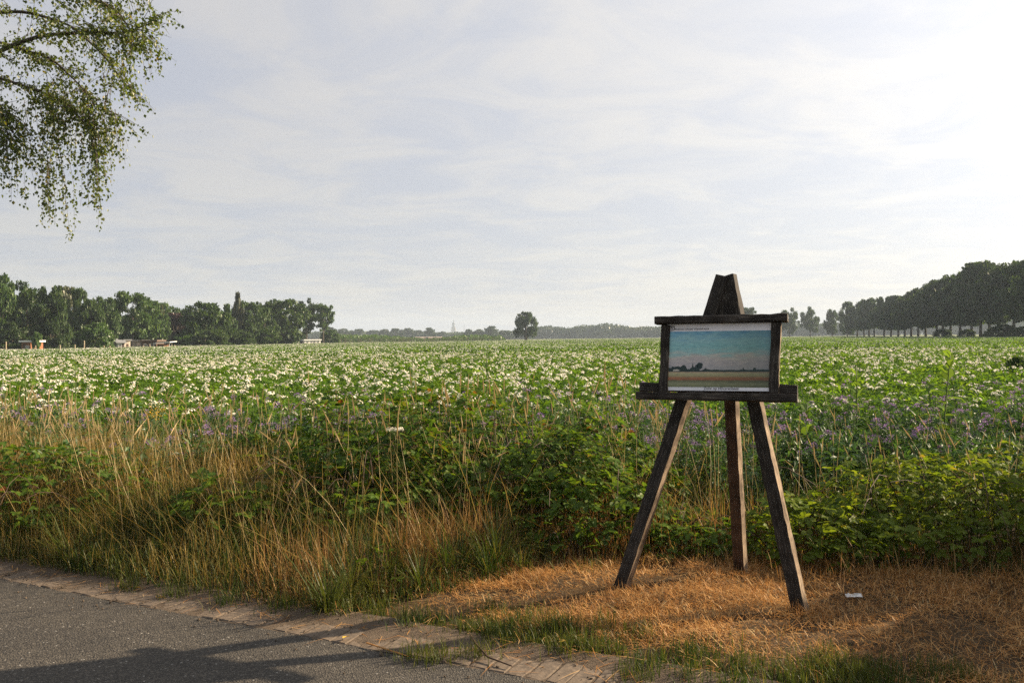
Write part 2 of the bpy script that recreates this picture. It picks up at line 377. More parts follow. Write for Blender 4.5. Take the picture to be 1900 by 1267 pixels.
# brick edging along the road: soil bed plus single bricks
bed = strip('paver_edging', -12, 9, -.003, .40, 0, M['sand'], 700, 14, lambda X, Y, s: -.0085 + .012 * np.clip((s + .003) / .05, 0, 1) * (vnoise(X * 4, Y * 4, 8) - .50) + .006 * vnoise(X * 17, Y * 17, 9) + .016 * np.clip((s - .17) / .12, 0, 1))
def brick_mesh(seed):
    r = np.random.default_rng(seed); lx, ly, h = .047, .125, .05; b = .005
    mb = MB(); v = []
    for z, k in ((0, 0), (h - b, 0), (h, b)):
        for sx, sy in ((-1, -1), (1, -1), (1, 1), (-1, 1)):
            v.append((sx * (lx - k) + r.normal(0, .0012), sy * (ly - k) + r.normal(0, .0018), z + r.normal(0, .0008)))
    f = []
    for a in (0, 4):
        for k in range(4):
            q = (k + 1) % 4; f += [(a + k, a + q, a + q + 4), (a + k, a + q + 4, a + k + 4)]
    f += [(8, 9, 10), (8, 10, 11)]
    return mb.add(v, f).mesh('brick', M['brick'])
bricks = [brick_mesh(i) for i in range(6)]
yaw_edge = math.atan2(ty, tx)
for k, a in enumerate(np.arange(-7.6, 2.4, .104)):
    x, y = edge_pt(a + random.gauss(0, .002), .135 + random.gauss(0, .006))
    o = obj('brick', bricks[k % 6], bed, (x, y, -.052 + random.gauss(0, .0022)), yaw_edge + random.gauss(0, .02))
    o.rotation_euler.x = random.gauss(0, .012); o.rotation_euler.y = random.gauss(0, .018)

# ------------------------------------------------------------------ leaf and blade templates
def leaf_t(w=.5, fold=.10, droop=.12):
    v = np.array([(0,0,0),(w*.8,.28,fold*.8),(w,.5,fold),(w*.6,.8,fold*.3),(0,1,-droop),(-w*.6,.8,fold*.3),(-w,.5,fold),(-w*.8,.28,fold*.8),(0,.35,0),(0,.7,-.03)]) * np.array([.5, 1, 1])
    f = np.array([(0,1,8),(1,2,8),(2,9,8),(2,3,9),(3,4,9),(4,5,9),(5,6,9),(6,8,9),(6,7,8),(7,0,8)])
    return v, f
def leaf_s(w=.5, fold=.1, droop=.1):                     # four triangles
    v = np.array([(0,0,0),(w*.5,.45,fold),(0,1,-droop),(-w*.5,.45,fold),(0,.48,0)])
    return v, np.array([(0,1,4),(1,2,4),(2,3,4),(3,0,4)])
def card_t(k=0):                                          # small irregular spray of leaves
    r = np.random.default_rng(100 + k); th = np.sort(r.uniform(0, TAU, 6)); rr = r.uniform(.55, 1.1, 6)
    v = np.stack([np.cos(th) * rr, np.sin(th) * rr, r.uniform(-.25, .25, 6)], 1)
    return v, np.array([(0,1,2),(0,2,5),(2,3,5),(3,4,5)])
CARDS = [card_t(k) for k in range(5)]
def blade_t(arc, n=3):                                    # along +Z bending towards +Y by arc radians in all
    ts = np.linspace(0, 1, n + 1); th = arc * ts; dz = np.cos(th); dy = np.sin(th)
    z = np.concatenate([[0], np.cumsum((dz[1:] + dz[:-1]) / 2 / n)]); y = np.concatenate([[0], np.cumsum((dy[1:] + dy[:-1]) / 2 / n)])
    v, f = [], []
    for i in range(n):
        w = .5 * (1 - .55 * (ts[i]) ** 1.5); v += [(-w, y[i], z[i]), (w, y[i], z[i])]
    v.append((0, y[n], z[n]))
    for i in range(n - 1):
        a = 2 * i; f += [(a, a+1, a+3), (a, a+3, a+2)]
    f.append((2*n-2, 2*n-1, 2*n))
    return np.array(v), np.array(f)
BLADES = [blade_t(a) for a in (.15, .45, .85, 1.3, 1.9)]
def stalk_t(arc, head=.16, kind=0, n=4):
    """flower stalk of a grass with its seed head; x,y in units of stalk length too (scale uniformly)"""
    v, f = blade_t(arc, n); v = v * np.array([.0036, 1, 1]); v, f = list(map(tuple, v)), list(map(tuple, f))
    # seed head rides on the last stretch
    th0 = arc; tip = np.array(v[-1]); d = np.array([0, math.sin(th0), math.cos(th0)]); b0 = tip - d * head * .55
    sd = np.array([1., 0, 0]); up = np.cross(d, sd)
    wid = (.0048, .0075)[kind]
    for side in (sd, up):
        i = len(v); mid = b0 + d * head * .4
        v += [tuple(b0), tuple(mid + side * wid), tuple(b0 + d * head), tuple(mid - side * wid)]
        f += [(i, i+1, i+2), (i, i+2, i+3)]
    if kind == 1:                                          # loose panicle: side spikelets
        for k in range(7):
            i = len(v); p = b0 + d * head * (k / 7.); a = k * 2.4; o = sd * math.cos(a) + up * math.sin(a)
            q = p + (o * .35 + d * .6) * head * .20
            v += [tuple(p), tuple(q + d * .012), tuple(q - o * .004)]; f.append((i, i+1, i+2))
    return np.array(v), np.array(f)
STALKS = [stalk_t(.1), stalk_t(.35), stalk_t(.8), stalk_t(.2, .2, 1), stalk_t(.55, .2, 1), stalk_t(.05, .1)]

def tri_leaf():
    v, f = leaf_t(.72, .06, .10); vs_, fs_ = [], []
    for k, (a, s, off) in enumerate(((0, 1, .55), (1.25, .85, .38), (-1.25, .85, .38))):
        c, sn = math.cos(a), math.sin(a); vv = v * s
        vv = np.stack([vv[:,0]*c - vv[:,1]*sn, vv[:,0]*sn + vv[:,1]*c, vv[:,2]], 1) + np.array([-.0, off if k == 0 else off, 0])
        vs_.append(vv); fs_.append(f + 10 * k)
    st = np.array([(-.012, 0, 0), (.012, 0, 0), (0, .6, 0)]); vs_.append(st); fs_.append(np.array([[30, 31, 32]]))
    return np.vstack(vs_), np.vstack(fs_)
TRI = tri_leaf()
def compound():
    v, f = leaf_s(.62, .07, .08); vs_, fs_ = [], []
    for k, (y, a, s) in enumerate(((.62, 0, .42), (.58, 1.1, .34), (.58, -1.1, .34), (.30, 1.25, .30), (.30, -1.25, .30))):
        c, sn = math.cos(a), math.sin(a); vv = v * s
        vv = np.stack([vv[:,0]*c - vv[:,1]*sn, vv[:,0]*sn + vv[:,1]*c + y, vv[:,2] - .25 * (vv[:,0]**2 + (y+vv[:,1])**2)], 1)
        vs_.append(vv); fs_.append(f + 5 * k)
    return np.vstack(vs_), np.vstack(fs_)
COMP = compound()
def flower_t():
    v = [(0, 0, 0)]; f = []
    for k in range(10):
        a = k * TAU / 10; r = 1 if k % 2 == 0 else .72; v.append((math.cos(a)*r, math.sin(a)*r, .28 if k % 2 == 0 else .12))
    for k in range(10): f.append((0, 1 + k, 1 + (k + 1) % 10))
    return np.array(v), np.array(f)
FLO = flower_t()

# ------------------------------------------------------------------ potato plants
def potato_foliage(seed, n=46):
    r = np.random.default_rng(seed); mb = MB()
    th = r.uniform(0, TAU, n); q = np.sqrt(r.uniform(0, 1, n)); h = .74 * np.sqrt(np.clip(1 - .72 * q * q, 0, 1)) * r.uniform(.62, 1.05, n)
    P = np.stack([np.cos(th)*q*.27, np.sin(th)*q*.27, h], 1)
    mb.stamp(COMP, P, frames(th - math.pi/2 + r.normal(0, .7, n), r.normal(-.05, .35, n), r.normal(0, .3, n)), r.uniform(.20, .32, n))
    for k in range(6):
        a = r.uniform(0, TAU); mb.tube([(0, 0, 0), (math.cos(a)*.08, math.sin(a)*.08, .35), (math.cos(a)*.2, math.sin(a)*.2, .66)], [.008, .006, .003], 3)
    return mb
def flower_cluster(seed, n=9):
    r = np.random.default_rng(seed); mb = MB()
    th = r.uniform(0, TAU, n); q = np.sqrt(r.uniform(0, 1, n)); P = np.stack([np.cos(th)*q*.05, np.sin(th)*q*.05, .03 - .03*q*q + r.normal(0, .006, n)], 1)
    Rm = frames(th - math.pi/2, -q * .9 + r.normal(0, .3, n), r.normal(0, .3, n))
    mb.stamp(FLO, P, Rm, r.uniform(.013, .018, n))
    mb.stamp((np.array([(.25,0,.1),(-.12,.2,.1),(-.12,-.2,.1),(0,0,.5)]), np.array([(0,1,3),(1,2,3),(2,0,3)])), P, Rm, r.uniform(.017, .022, n), 1)
    for k in range(n): mb.tube([(0, 0, -.10), tuple(P[k])], [.0016, .0012], 3, 2, False)
    return mb
fol = [potato_foliage(20 + i).mesh('foliage', M['potato_leaf']) for i in range(5)]
clus = [flower_cluster(40 + i, 7 + i).mesh('flower_cluster', [M['potato_flower'], M['stamen'], M['weed_stem']]) for i in range(4)]
def spots(seed, n):
    r = np.random.default_rng(seed); out = []
    for k in range(n):
        a = r.uniform(0, TAU); q = math.sqrt(r.uniform(0, 1)) * .28
        out.append((math.cos(a)*q, math.sin(a)*q, .70 + .10 * (1 - q / .28) + r.normal(0, .035)))
    return out

FIELD_Y0 = 10.4
cand = []
for row in np.arange(FIELD_Y0, 16, .72):
    for x in np.arange(-13, 13, .34):
        xx, yy = x + random.gauss(0, .07), row + random.gauss(0, .07)
        if abs(xx) < .66 * yy + .3: cand.append((xx, yy))
cand.sort(key=lambda p: p[1]); near_plants = cand[:300]; rest_near = cand[300:]
def flower_rate(x, y): return np.clip(1.0 - (np.asarray(x) / np.asarray(y)) * .75 + (vnoise(np.asarray(x)*.25, np.asarray(y)*.25, 11) - .5) * 1.5, .25, 2.0)
for k, (x, y) in enumerate(near_plants):
    o = obj('potato_plant', fol[k % 5], None, (x, y, 0), random.uniform(0, TAU), random.uniform(.86, 1.10))
    tag(o, 'bushy green potato plant with white flower heads along the front edge of the field', 'potato plant', 'potato plants along the front edge of the field')
    nf = max(1, int(rng.poisson(1.7 * float(flower_rate(x, y)))))
    for q, p in enumerate(spots(500 + k, min(nf, 6))):
        c = obj('flower_cluster', clus[(k + q) % 4], o, p, random.uniform(0, TAU), random.uniform(.75, 1.15))

# the rest of the field: one mass, plants set out by geometry nodes
def scatter(name, P, rz, sc, ix, protos, label=None, parent=None, tilt=None):
    me = bpy.data.meshes.new(name); me.vertices.add(len(P)); me.vertices.foreach_set('co', np.asarray(P, np.float32).ravel())
    for nm, typ, arr in (('spin', 'FLOAT', rz), ('size', 'FLOAT', sc), ('pick', 'INT', ix)):
        a = me.attributes.new(nm, typ, 'POINT'); a.data.foreach_set('value', np.asarray(arr, np.int32 if typ == 'INT' else np.float32))
    o = bpy.data.objects.new(name, me); link(o, parent)
    t = bpy.data.node_groups.new(name, 'GeometryNodeTree')
    t.interface.new_socket('Geometry', in_out='INPUT', socket_type='NodeSocketGeometry'); t.interface.new_socket('Geometry', in_out='OUTPUT', socket_type='NodeSocketGeometry')
    gi = N(t, 'NodeGroupInput'); go = N(t, 'NodeGroupOutput'); join = N(t, 'GeometryNodeJoinGeometry')
    def attr(nm, typ):
        a = N(t, 'GeometryNodeInputNamedAttribute', data_type=typ); a.inputs[0].default_value = nm; return a.outputs[0]
    cz = N(t, 'ShaderNodeCombineXYZ'); L(t, attr('spin', 'FLOAT'), cz.inputs[2])
    for k, pr in enumerate(protos):
        cmp_ = N(t, 'FunctionNodeCompare', data_type='INT', operation='EQUAL'); L(t, attr('pick', 'INT'), cmp_.inputs[2]); cmp_.inputs[3].default_value = k
        inf = N(t, 'GeometryNodeObjectInfo'); inf.inputs['Object'].default_value = pr; inf.inputs['As Instance'].default_value = True
        ip = N(t, 'GeometryNodeInstanceOnPoints'); L(t, gi.outputs[0], ip.inputs['Points']); L(t, cmp_.outputs[0], ip.inputs['Selection']); L(t, inf.outputs['Geometry'], ip.inputs['Instance'])
        L(t, cz.outputs[0], ip.inputs['Rotation']); L(t, attr('size', 'FLOAT'), ip.inputs['Scale']); L(t, ip.outputs[0], join.inputs[0])
    L(t, join.outputs[0], go.inputs[0])
    md = o.modifiers.new('scatter', 'NODES'); md.node_group = t
    return tag(o, label, None, None, 'stuff')
def proto(name, mb, mats): return bpy.data.objects.new(name, mb.mesh(name, mats))      # source shape, not linked to the scene
def plant_proto(seed, nf):
    mb = potato_foliage(seed, 40)
    for p in spots(seed + 900, nf):
        c = flower_cluster(seed + int(abs(p[0]) * 1000), 8)
        for v, f, mm in zip(c.v, c.f, c.m): pass
        r0 = np.random.default_rng(seed + 5)
        vv = np.vstack(c.v) * r0.uniform(.9, 1.3) + np.array(p); ff = np.vstack(c.f); mi = np.concatenate(c.m)
        for mm in (0, 1): mb.add(vv, ff[mi == mm], mm + 1)
    return proto('potato_source', mb, [M['potato_leaf'], M['potato_flower'], M['stamen']])
pps = [plant_proto(60 + k, nf) for k, nf in enumerate((0, 1, 2, 3, 4, 6))]
P = [(x, y) for x, y in rest_near]
for row in np.arange(16, 46, .75):
    for x in np.arange(-.66 * row - .5, .66 * row + .5, .36): P.append((x + random.gauss(0, .09), row + random.gauss(0, .10)))
P = np.array(P); n = len(P)
lam = rng.poisson(1.45 * flower_rate(P[:, 0], P[:, 1])); pick = np.searchsorted([1, 2, 3, 4, 6], lam, side='right')
gap = rng.random(n) > .02 + .05 * (vnoise(P[:,0]*.5, P[:,1]*.5, 17) > .78)
P3 = np.column_stack([P, np.zeros(n)])[gap]
scatter('potato_crop', P3, U(0, TAU, n)[gap], U(.84, 1.14, n)[gap], pick[gap], pps, 'broad field of white flowering potato plants')
def patch_proto(seed, rate, size=4.0):
    r = np.random.default_rng(seed); mb = MB(); nl = 1700
    p = r.uniform(-size/2, size/2, (nl, 2)); hh = .42 + .33 * vnoise(p[:,0]*2.6 + seed, p[:,1]*1.7, 2) + r.uniform(-.16, .05, nl)
    for k in range(3):
        sl_ = slice(k, None, 3); q = p[sl_]; mb.stamp(CARDS[k], np.column_stack([q, hh[sl_]]), frames(r.uniform(0, TAU, len(q)), r.normal(0, .5, len(q)), r.normal(0, .5, len(q))), r.uniform(.07, .13, len(q)))
    nf = int(rate * size * size)
    q = r.uniform(-size/2, size/2, (nf, 2)); hf = .50 + .33 * vnoise(q[:,0]*2.6 + seed, q[:,1]*1.7, 2) + r.uniform(-.03, .06, nf)
    octa = (np.array([(1,0,0),(0,1,0),(-1,0,0),(0,-1,0),(0,0,.8),(0,0,-.3)]), np.array([(0,1,4),(1,2,4),(2,3,4),(3,0,4),(1,0,5),(2,1,5),(3,2,5),(0,3,5)]))
    mb.stamp(octa, np.column_stack([q, hf]), frames(r.uniform(0, TAU, nf), r.normal(0, .3, nf), r.normal(0, .3, nf)), r.uniform(.024, .045, nf), 1)
    return proto('potato_patch_source', mb, [M['potato_leaf'], M['potato_flower']])
ppt = [patch_proto(80 + k, rt) for k, rt in enumerate((2.4, 3.8, 5.6, 7.8, 10.0))]
P = []
for y in np.arange(47.5, 345, 3.7):
    for x in np.arange(-.68 * y - 2, .68 * y + 2, 3.7):
        lim_left = -92 + .0 * y; far_left = 138 + max(0, (x + 85)) * 1.85
        right_edge = 108 + (y - 182) * .228
        if x > right_edge - 3 or y > min(far_left, 340): continue
        P.append((x + random.gauss(0, .3), y + random.gauss(0, .3)))
P = np.array(P); n = len(P)
pk = np.clip(np.round((flower_rate(P[:, 0], P[:, 1]) - .35) / .30 + rng.normal(0, .6, n)), 0, 4)
scatter('distant_potato_crop', np.column_stack([P, np.zeros(n)]), U(0, TAU, n), U(.95, 1.08, n), pk, ppt, 'pale flowering potato crop running to the far trees')

# ------------------------------------------------------------------ trees
def unit_crown(seed, kind='round', n=6800, card=(.022, .056), clumps=46, hollow=.35):
    """crown with radius 1 and z from 0 to 1: leaf sprays gathered in clumps"""
    r = np.random.default_rng(seed); cs, rs = [], []
    while len(cs) < clumps:
        a = r.uniform(0, TAU); z = r.uniform(.04, .97); u = r.uniform(.15, 1) ** .6
        if kind == 'round': w = math.sqrt(max(0, 1 - ((z - .45) / .56) ** 2))
        elif kind == 'oval': w = math.sqrt(max(0, 1 - ((z - .42) / .60) ** 2)) * (.92 + .1 * r.random())
        elif kind == 'dome': w = math.sqrt(max(0, 1 - (max(0, z - .22) / .80) ** 2)) * min(1, .72 + z * 1.6)
        elif kind == 'fan': w = .25 + .80 * min(1, z / .62) if z < .62 else math.sqrt(max(0, 1 - ((z - .60) / .41) ** 2))
        elif kind == 'cone': w = (1 - z) * .95 + .03
        elif kind == 'column': w = .75 * math.sqrt(max(0, 1 - ((z - .45) / .58) ** 4)) + .1
        rr = r.uniform(.11, .27) * (.55 + .45 * w) if kind != 'cone' else .08 + .14 * w
        q = max(0, w - rr * .75) * u
        cs.append((math.cos(a) * q, math.sin(a) * q, z)); rs.append(rr)
    cs = np.array(cs); rs = np.array(rs)
    w = rs ** 2 / (rs ** 2).sum(); k = r.choice(clumps, n, p=w)
    d = r.normal(0, 1, (n, 3)); d[:, 2] += .25; d /= np.linalg.norm(d, axis=1)[:, None]
    rad = rs[k] * (hollow + (1.08 - hollow) * r.uniform(0, 1, n) ** .6) * np.where(r.random(n) < .18, r.uniform(1, 1.5, n), 1)
    P = cs[k] + d * rad[:, None] * np.array([1, 1, .55]); P[:, 2] = np.clip(P[:, 2], .0, 1.03)
    yaw = np.arctan2(d[:, 1], d[:, 0]) + math.pi/2; pit = np.arccos(np.clip(d[:, 2], -1, 1))
    Rm = frames(yaw + r.normal(0, .6, n), -pit * .8 + r.normal(0, .5, n), r.normal(0, .5, n)); sc = r.uniform(card[0], card[1], n)
    mb = MB()
    for j in range(5):
        s_ = slice(j, None, 5); mb.stamp(CARDS[j], P[s_], Rm[s_], np.stack([sc[s_], sc[s_], sc[s_]], 1) * np.array([1, 1, .5]))
    return mb, cs
CROWN = {}
def reg(name, mats, **kw):
    mb, cs = unit_crown(**kw); CROWN[name] = (mb, cs, {})
reg('round1', None, seed=1, kind='round'); reg('round2', None, seed=2, kind='round', clumps=52); reg('round3', None, seed=3, kind='dome', clumps=54)
reg('oval1', None, seed=4, kind='oval'); reg('oval2', None, seed=5, kind='oval', clumps=54)
reg('airy1', None, seed=6, kind='oval', n=3200, clumps=30, card=(.022, .055), hollow=.5); reg('airy2', None, seed=7, kind='fan', n=4000, clumps=30, card=(.022, .055), hollow=.4); reg('airy3', None, seed=17, kind='oval', n=4400, clumps=30, card=(.022, .058), hollow=.4)
reg('cone1', None, seed=8, kind='cone', n=2000, clumps=50, card=(.06, .11)); reg('column1', None, seed=9, kind='column', n=2200, clumps=40, card=(.07, .12))
for k in range(5): reg('avenue%d' % k, None, seed=30 + k, kind='dome', n=7500, clumps=58, card=(.022, .058), hollow=.25)
def crown_mesh(var, mat):
    mb, cs, cache = CROWN[var]
    if mat not in cache: cache[mat] = mb.mesh('crown', M[mat])
    return cache[mat]
tree_count = {}
def tree(name, px, top, hw, Y, label, cat='tree', var='round1', mat='tree_green', low=.22, group=None, trunk_r=.22, depth=1.0, bark='bark', base=0.0, wide=1.5):
    """px, top: where its crown's tip shows in the photograph; hw: half width there; Y: metres away; low: bare trunk as a share of the height"""
    p = at(px, top, Y); H = p.z - base; w = hw / F * Y * wide
    root = empty(name, (p.x, Y, base)); tag(root, label, cat, group)
    mb, cs, _ = CROWN[var]; rz = random.uniform(0, TAU)
    c0 = H * low
    tb = MB(); c, s = math.cos(rz), math.sin(rz)
    mid = c0 + (H - c0) * .55
    lean = random.gauss(0, .02) * H
    tb.tube([(0, 0, -.1), (lean * .2, 0, c0 * .5), (lean * .5, lean * .3, c0 + .05 * H), (lean, 0, mid), (lean, .1, c0 + (H - c0) * .85)], [trunk_r * 1.25, trunk_r, trunk_r * .85, trunk_r * .5, trunk_r * .12], 8)
    order = list(range(len(cs))); random.shuffle(order)
    for i in order[:11]:
        q = cs[i]; e = np.array([(q[0]*c - q[1]*s) * w, (q[0]*s + q[1]*c) * w * depth, c0 + q[2] * (H - c0)])
        zs = min(e[2] * .8, c0 + (mid - c0) * random.uniform(.0, .8)); st = np.array([lean * .5, 0, max(zs, c0 * .9)])
        mm = (st + e) / 2 + np.array([0, 0, -.04 * H]); tb.tube([st, mm, e], [trunk_r * .38, trunk_r * .22, trunk_r * .06], 5, 0, False)
    tb.build('trunk', M[bark], root, True)
    obj('crown', crown_mesh(var, mat), root, (0, 0, c0), rz, (w, w * depth, (H - c0)))
    return root

# wood behind the left half of the field
GW = 'trees of the wood left of the field'
tree('oak_tree', -6, 512, 30, 118, 'tall olive tree cut off by the left edge of the photo, behind the field', 'tree', 'round2', 'tree_green', .1, GW)
tree('oak_tree', 48, 528, 40, 125, 'large open oak with sky showing through its crown at the left end of the wood', 'tree', 'airy3', 'tree_green', .16, GW)
tree('oak_tree', 92, 533, 27, 122, 'dense dark oak just right of the open-crowned oak', 'tree', 'oval2', 'tree_dark', .08, GW)
tree('willow_tree', 122, 535, 24, 150, 'pale yellowish willow rising behind the dark oaks', 'tree', 'round1', 'tree_pale', .1, GW)
tree('poplar_tree', 147, 539, 17, 140, 'upright poplar top just right of the pale willow', 'tree', 'oval1', 'tree_green', .1, GW)
tree('alder_tree', 168, 556, 22, 136, 'mid green alder behind the bright bush', 'tree', 'round3', 'tree_green', .06, GW)
tree('alder_tree', 195, 553, 22, 140, 'dark alder standing over the white cabin', 'tree', 'oval2', 'tree_dark', .2, GW)
tree('hazel_bush', 180, 599, 24, 128, 'bright green rounded bush left of the white cabin', 'bush', 'round3', 'tree_bright', .02, None, .1)
tree('hazel_bush', 122, 606, 24, 126, 'olive green bush under the pale willow', 'bush', 'round3', 'tree_green', .02, None, .1)
tree('hazel_bush', 95, 600, 20, 121, 'dark bush at the foot of the dense dark oak', 'bush', 'round1', 'tree_dark', .02, None, .1)
tree('hazel_bush', 20, 598, 26, 117, 'shadowy bush at the far left behind the orange-brown hut', 'bush', 'round3', 'tree_dark', .02, None, .1)
tree('young_tree', 68, 618, 7, 113, 'slim pale sapling beside the orange-brown hut', 'sapling', 'column1', 'tree_bright', .05, None, .05)
tree('oak_tree', 243, 544, 38, 150, 'broad tall oak with a round top above the white cabin', 'tree', 'round2', 'tree_green', .22, GW)
tree('ash_tree', 281, 561, 23, 156, 'ash with a sloping right shoulder beside the broad round oak', 'tree', 'oval1', 'tree_green', .18, GW)
tree('larch_tree', 300, 568, 17, 160, 'pale green cone shaped tree above the white awning', 'tree', 'cone1', 'tree_pale', .08, GW)
tree('lime_tree', 302, 563, 26, 195, 'hazy lime tree far behind the pale cone shaped tree', 'tree', 'round3', 'tree_green', .1, GW)
tree('copper_beech', 326, 583, 21, 168, 'dark red copper beech in the middle of the wood', 'tree', 'round1', 'tree_copper', .08, GW)
tree('lime_tree', 337, 573, 20, 190, 'green lime tree showing over the copper beech', 'tree', 'round2', 'tree_green', .1, GW)
tree('maple_tree', 379, 562, 38, 165, 'full rounded maple just right of the copper beech', 'tree', 'round3', 'tree_green', .05, GW)
tree('spruce_tree', 421, 566, 26, 172, 'dark broad spruce between the full maple and the tall fir', 'tree', 'cone1', 'tree_dark', .03, GW)
tree('fir_tree', 441, 545, 19, 178, 'tall brownish fir with a thin pointed top above the wood', 'tree', 'cone1', 'tree_conifer', .05, GW)
tree('maple_tree', 463, 561, 30, 182, 'dark leafy maple right of the tall fir', 'tree', 'round2', 'tree_dark', .06, GW)
tree('alder_tree', 489, 573, 20, 190, 'lower alder between the dark maple and the last broad oak', 'tree', 'oval1', 'tree_green', .06, GW)
tree('oak_tree', 524, 557, 36, 200, 'last broad oak at the right end of the wood, over the brown roof', 'tree', 'round2', 'tree_green', .2, GW)
tree('ash_tree', 508, 562, 22, 206, 'narrow ash pressed against the last broad oak', 'tree', 'oval2', 'tree_green', .12, GW)
tree('hazel_bush', 395, 612, 26, 160, 'low dark bush at the foot of the full maple', 'bush', 'round3', 'tree_green', .02, None, .1)
tree('hazel_bush', 345, 620, 20, 160, 'low bush right of the orange caravan tent', 'bush', 'round3', 'tree_bright', .02, None, .1)
tree('hazel_bush', 445, 612, 24, 170, 'low bush under the tall brownish fir', 'bush', 'round3', 'tree_dark', .02, None, .1)
tree('hazel_bush', 485, 614, 24, 182, 'low bush left of the small brown-roofed house', 'bush', 'round1', 'tree_green', .02, None, .1)
tree('poplar_tree', 568, 556, 16, 232, 'left one of two slender bare-stemmed trees past the wood', 'tree', 'airy3', 'tree_dark', .28, None, .22)
tree('poplar_tree', 599, 564, 20, 232, 'right one of two slender trees, spreading like a fan', 'tree', 'airy2', 'tree_green', .34, None, .22)
tree('hazel_bush', 612, 612, 16, 262, 'green bush right of the white chalet', 'bush', 'round3', 'tree_green', .02, None, .1)
tree('hazel_bush', 545, 612, 18, 262, 'bush behind the white chalet and the grey shed', 'bush', 'round3', 'tree_green', .02, None, .1)
tree('oak_tree', 975, 579, 27, 350, 'lone round oak standing at the far edge of the field', 'tree', 'round3', 'tree_dark', .12, None, .6, wide=1.0)
# far hazy trees between the plantation and the church
for px, top, hw, Y, lb in ((612, 608, 14, 700, 'hazy round tree just right of the fan shaped slender tree'), (636, 610, 13, 760, 'hazy low tree at the left end of the far tree line'), (664, 611, 17, 800, 'hazy flat-topped tree over the left of the plantation'),
        (692, 613, 14, 850, 'low hazy tree over the middle of the plantation'), (713, 611, 12, 820, 'small round hazy tree left of a wider one'), (735, 610, 15, 800, 'wider hazy tree over the plantation, left of the barn roof'), (757, 609, 13, 840, 'hazy tree directly left above the barn roof'),
        (776, 613, 11, 900, 'low hazy tree above the left of the barn roof'), (797, 608, 12, 780, 'round hazy tree standing highest above the barn roof'), (820, 615, 13, 900, 'low hazy tree at the left foot of the church tower'), (870, 611, 9, 760, 'small pointed hazy tree right of the church tower'),
        (889, 611, 12, 760, 'hazy tree between the small pointed tree and the higher one'), (911, 605, 15, 720, 'highest hazy tree between church tower and lone oak'), (937, 613, 14, 760, 'low hazy tree left of the lone oak')):
    tree('far_tree', px, top, hw * 1.15, Y, lb, 'tree', random.choice(('round1', 'round2', 'round3')), 'far_wood', .06, 'hazy trees around the church tower', .3, wide=1.1)
# trees right of the easel and the avenue
tree('roadside_tree', 1386, 571, 20, 430, 'round tree top peeping over the top rail of the easel', 'tree', 'round2', 'tree_dark', .2, None, .35)
tree('roadside_tree', 1465, 573, 20, 470, 'first roadside tree right of the easel, half behind its rail', 'tree', 'airy3', 'tree_dark', .16, 'single roadside trees right of the easel', .35, wide=1.08)
tree('roadside_tree', 1503, 571, 19, 460, 'airy round roadside tree in the middle of the three singles', 'tree', 'airy3', 'tree_dark', .20, 'single roadside trees right of the easel', .35, wide=1.08)
tree('roadside_tree', 1544, 575, 17, 450, 'narrow roadside tree just left of the avenue', 'tree', 'oval2', 'tree_dark', .14, 'single roadside trees right of the easel', .35, wide=1.08)
ordn = 'first second third fourth fifth sixth seventh eighth ninth tenth eleventh twelfth thirteenth fourteenth fifteenth sixteenth seventeenth eighteenth nineteenth twentieth'.split()
trunks = [1590, 1603, 1612, 1622, 1640, 1653, 1666, 1678, 1690, 1703, 1717, 1737, 1748, 1763, 1781, 1802, 1818, 1836, 1852, 1880]
sky_x = [1580, 1600, 1625, 1650, 1680, 1710, 1735, 1760, 1790, 1820, 1850, 1880, 1960]
sky_y = [566, 556, 556, 553, 543, 538, 528, 510, 500, 492, 489, 486, 478]
for k, px in enumerate(trunks):
    tf = (px - 1590) / 310.; Y = 1 / ((1 - tf) / 372. + tf / 184.)
    top = np.interp(px, sky_x, sky_y) + random.uniform(-3, 6)
    tree('avenue_tree', px, top, (17 + 32 * tf) * random.uniform(.85, 1.25), Y + (k % 2) * 7, 'dark avenue tree, %s trunk from the left end of the row' % ordn[k], 'tree', 'avenue%d' % (k % 5), 'tree_dark', random.uniform(.19, .27), 'trees of the avenue on the right', .36, wide=1.3)
for k, (px, top, lb) in enumerate(((1908, 484, 'last whole avenue tree before the right edge of the photo'), (1935, 478, 'avenue tree cut off by the right edge of the photo'), (2010, 462, 'nearest avenue tree just outside the right edge'))):
    tree('avenue_tree', px, top, 58, 176 - 12 * k, lb, 'tree', 'avenue%d' % k, 'tree_dark', .28, 'trees of the avenue on the right', .4, wide=1.1)
for px, top, hw, Y, lb in ((1750, 610, 13, 240, 'low bush under the middle of the avenue'), (1795, 611, 12, 215, 'small bush between avenue trunks left of the corner bush'), (1862, 602, 22, 178, 'larger bush under the right end of the avenue'), (1836, 611, 9, 190, 'small bush just left of the larger avenue bush'), (1900, 606, 20, 172, 'bush under the avenue cut off by the right edge')):
    tree('hazel_bush', px, top, hw, Y, lb, 'bush', 'round3', 'tree_dark', .02, 'bushes under the avenue', .08)

tree('roadside_tree', 1572, 562, 16, 400, 'small roadside tree filling the gap at the left end of the avenue', 'tree', 'oval1', 'tree_dark', .12, None, .3, wide=1.1)
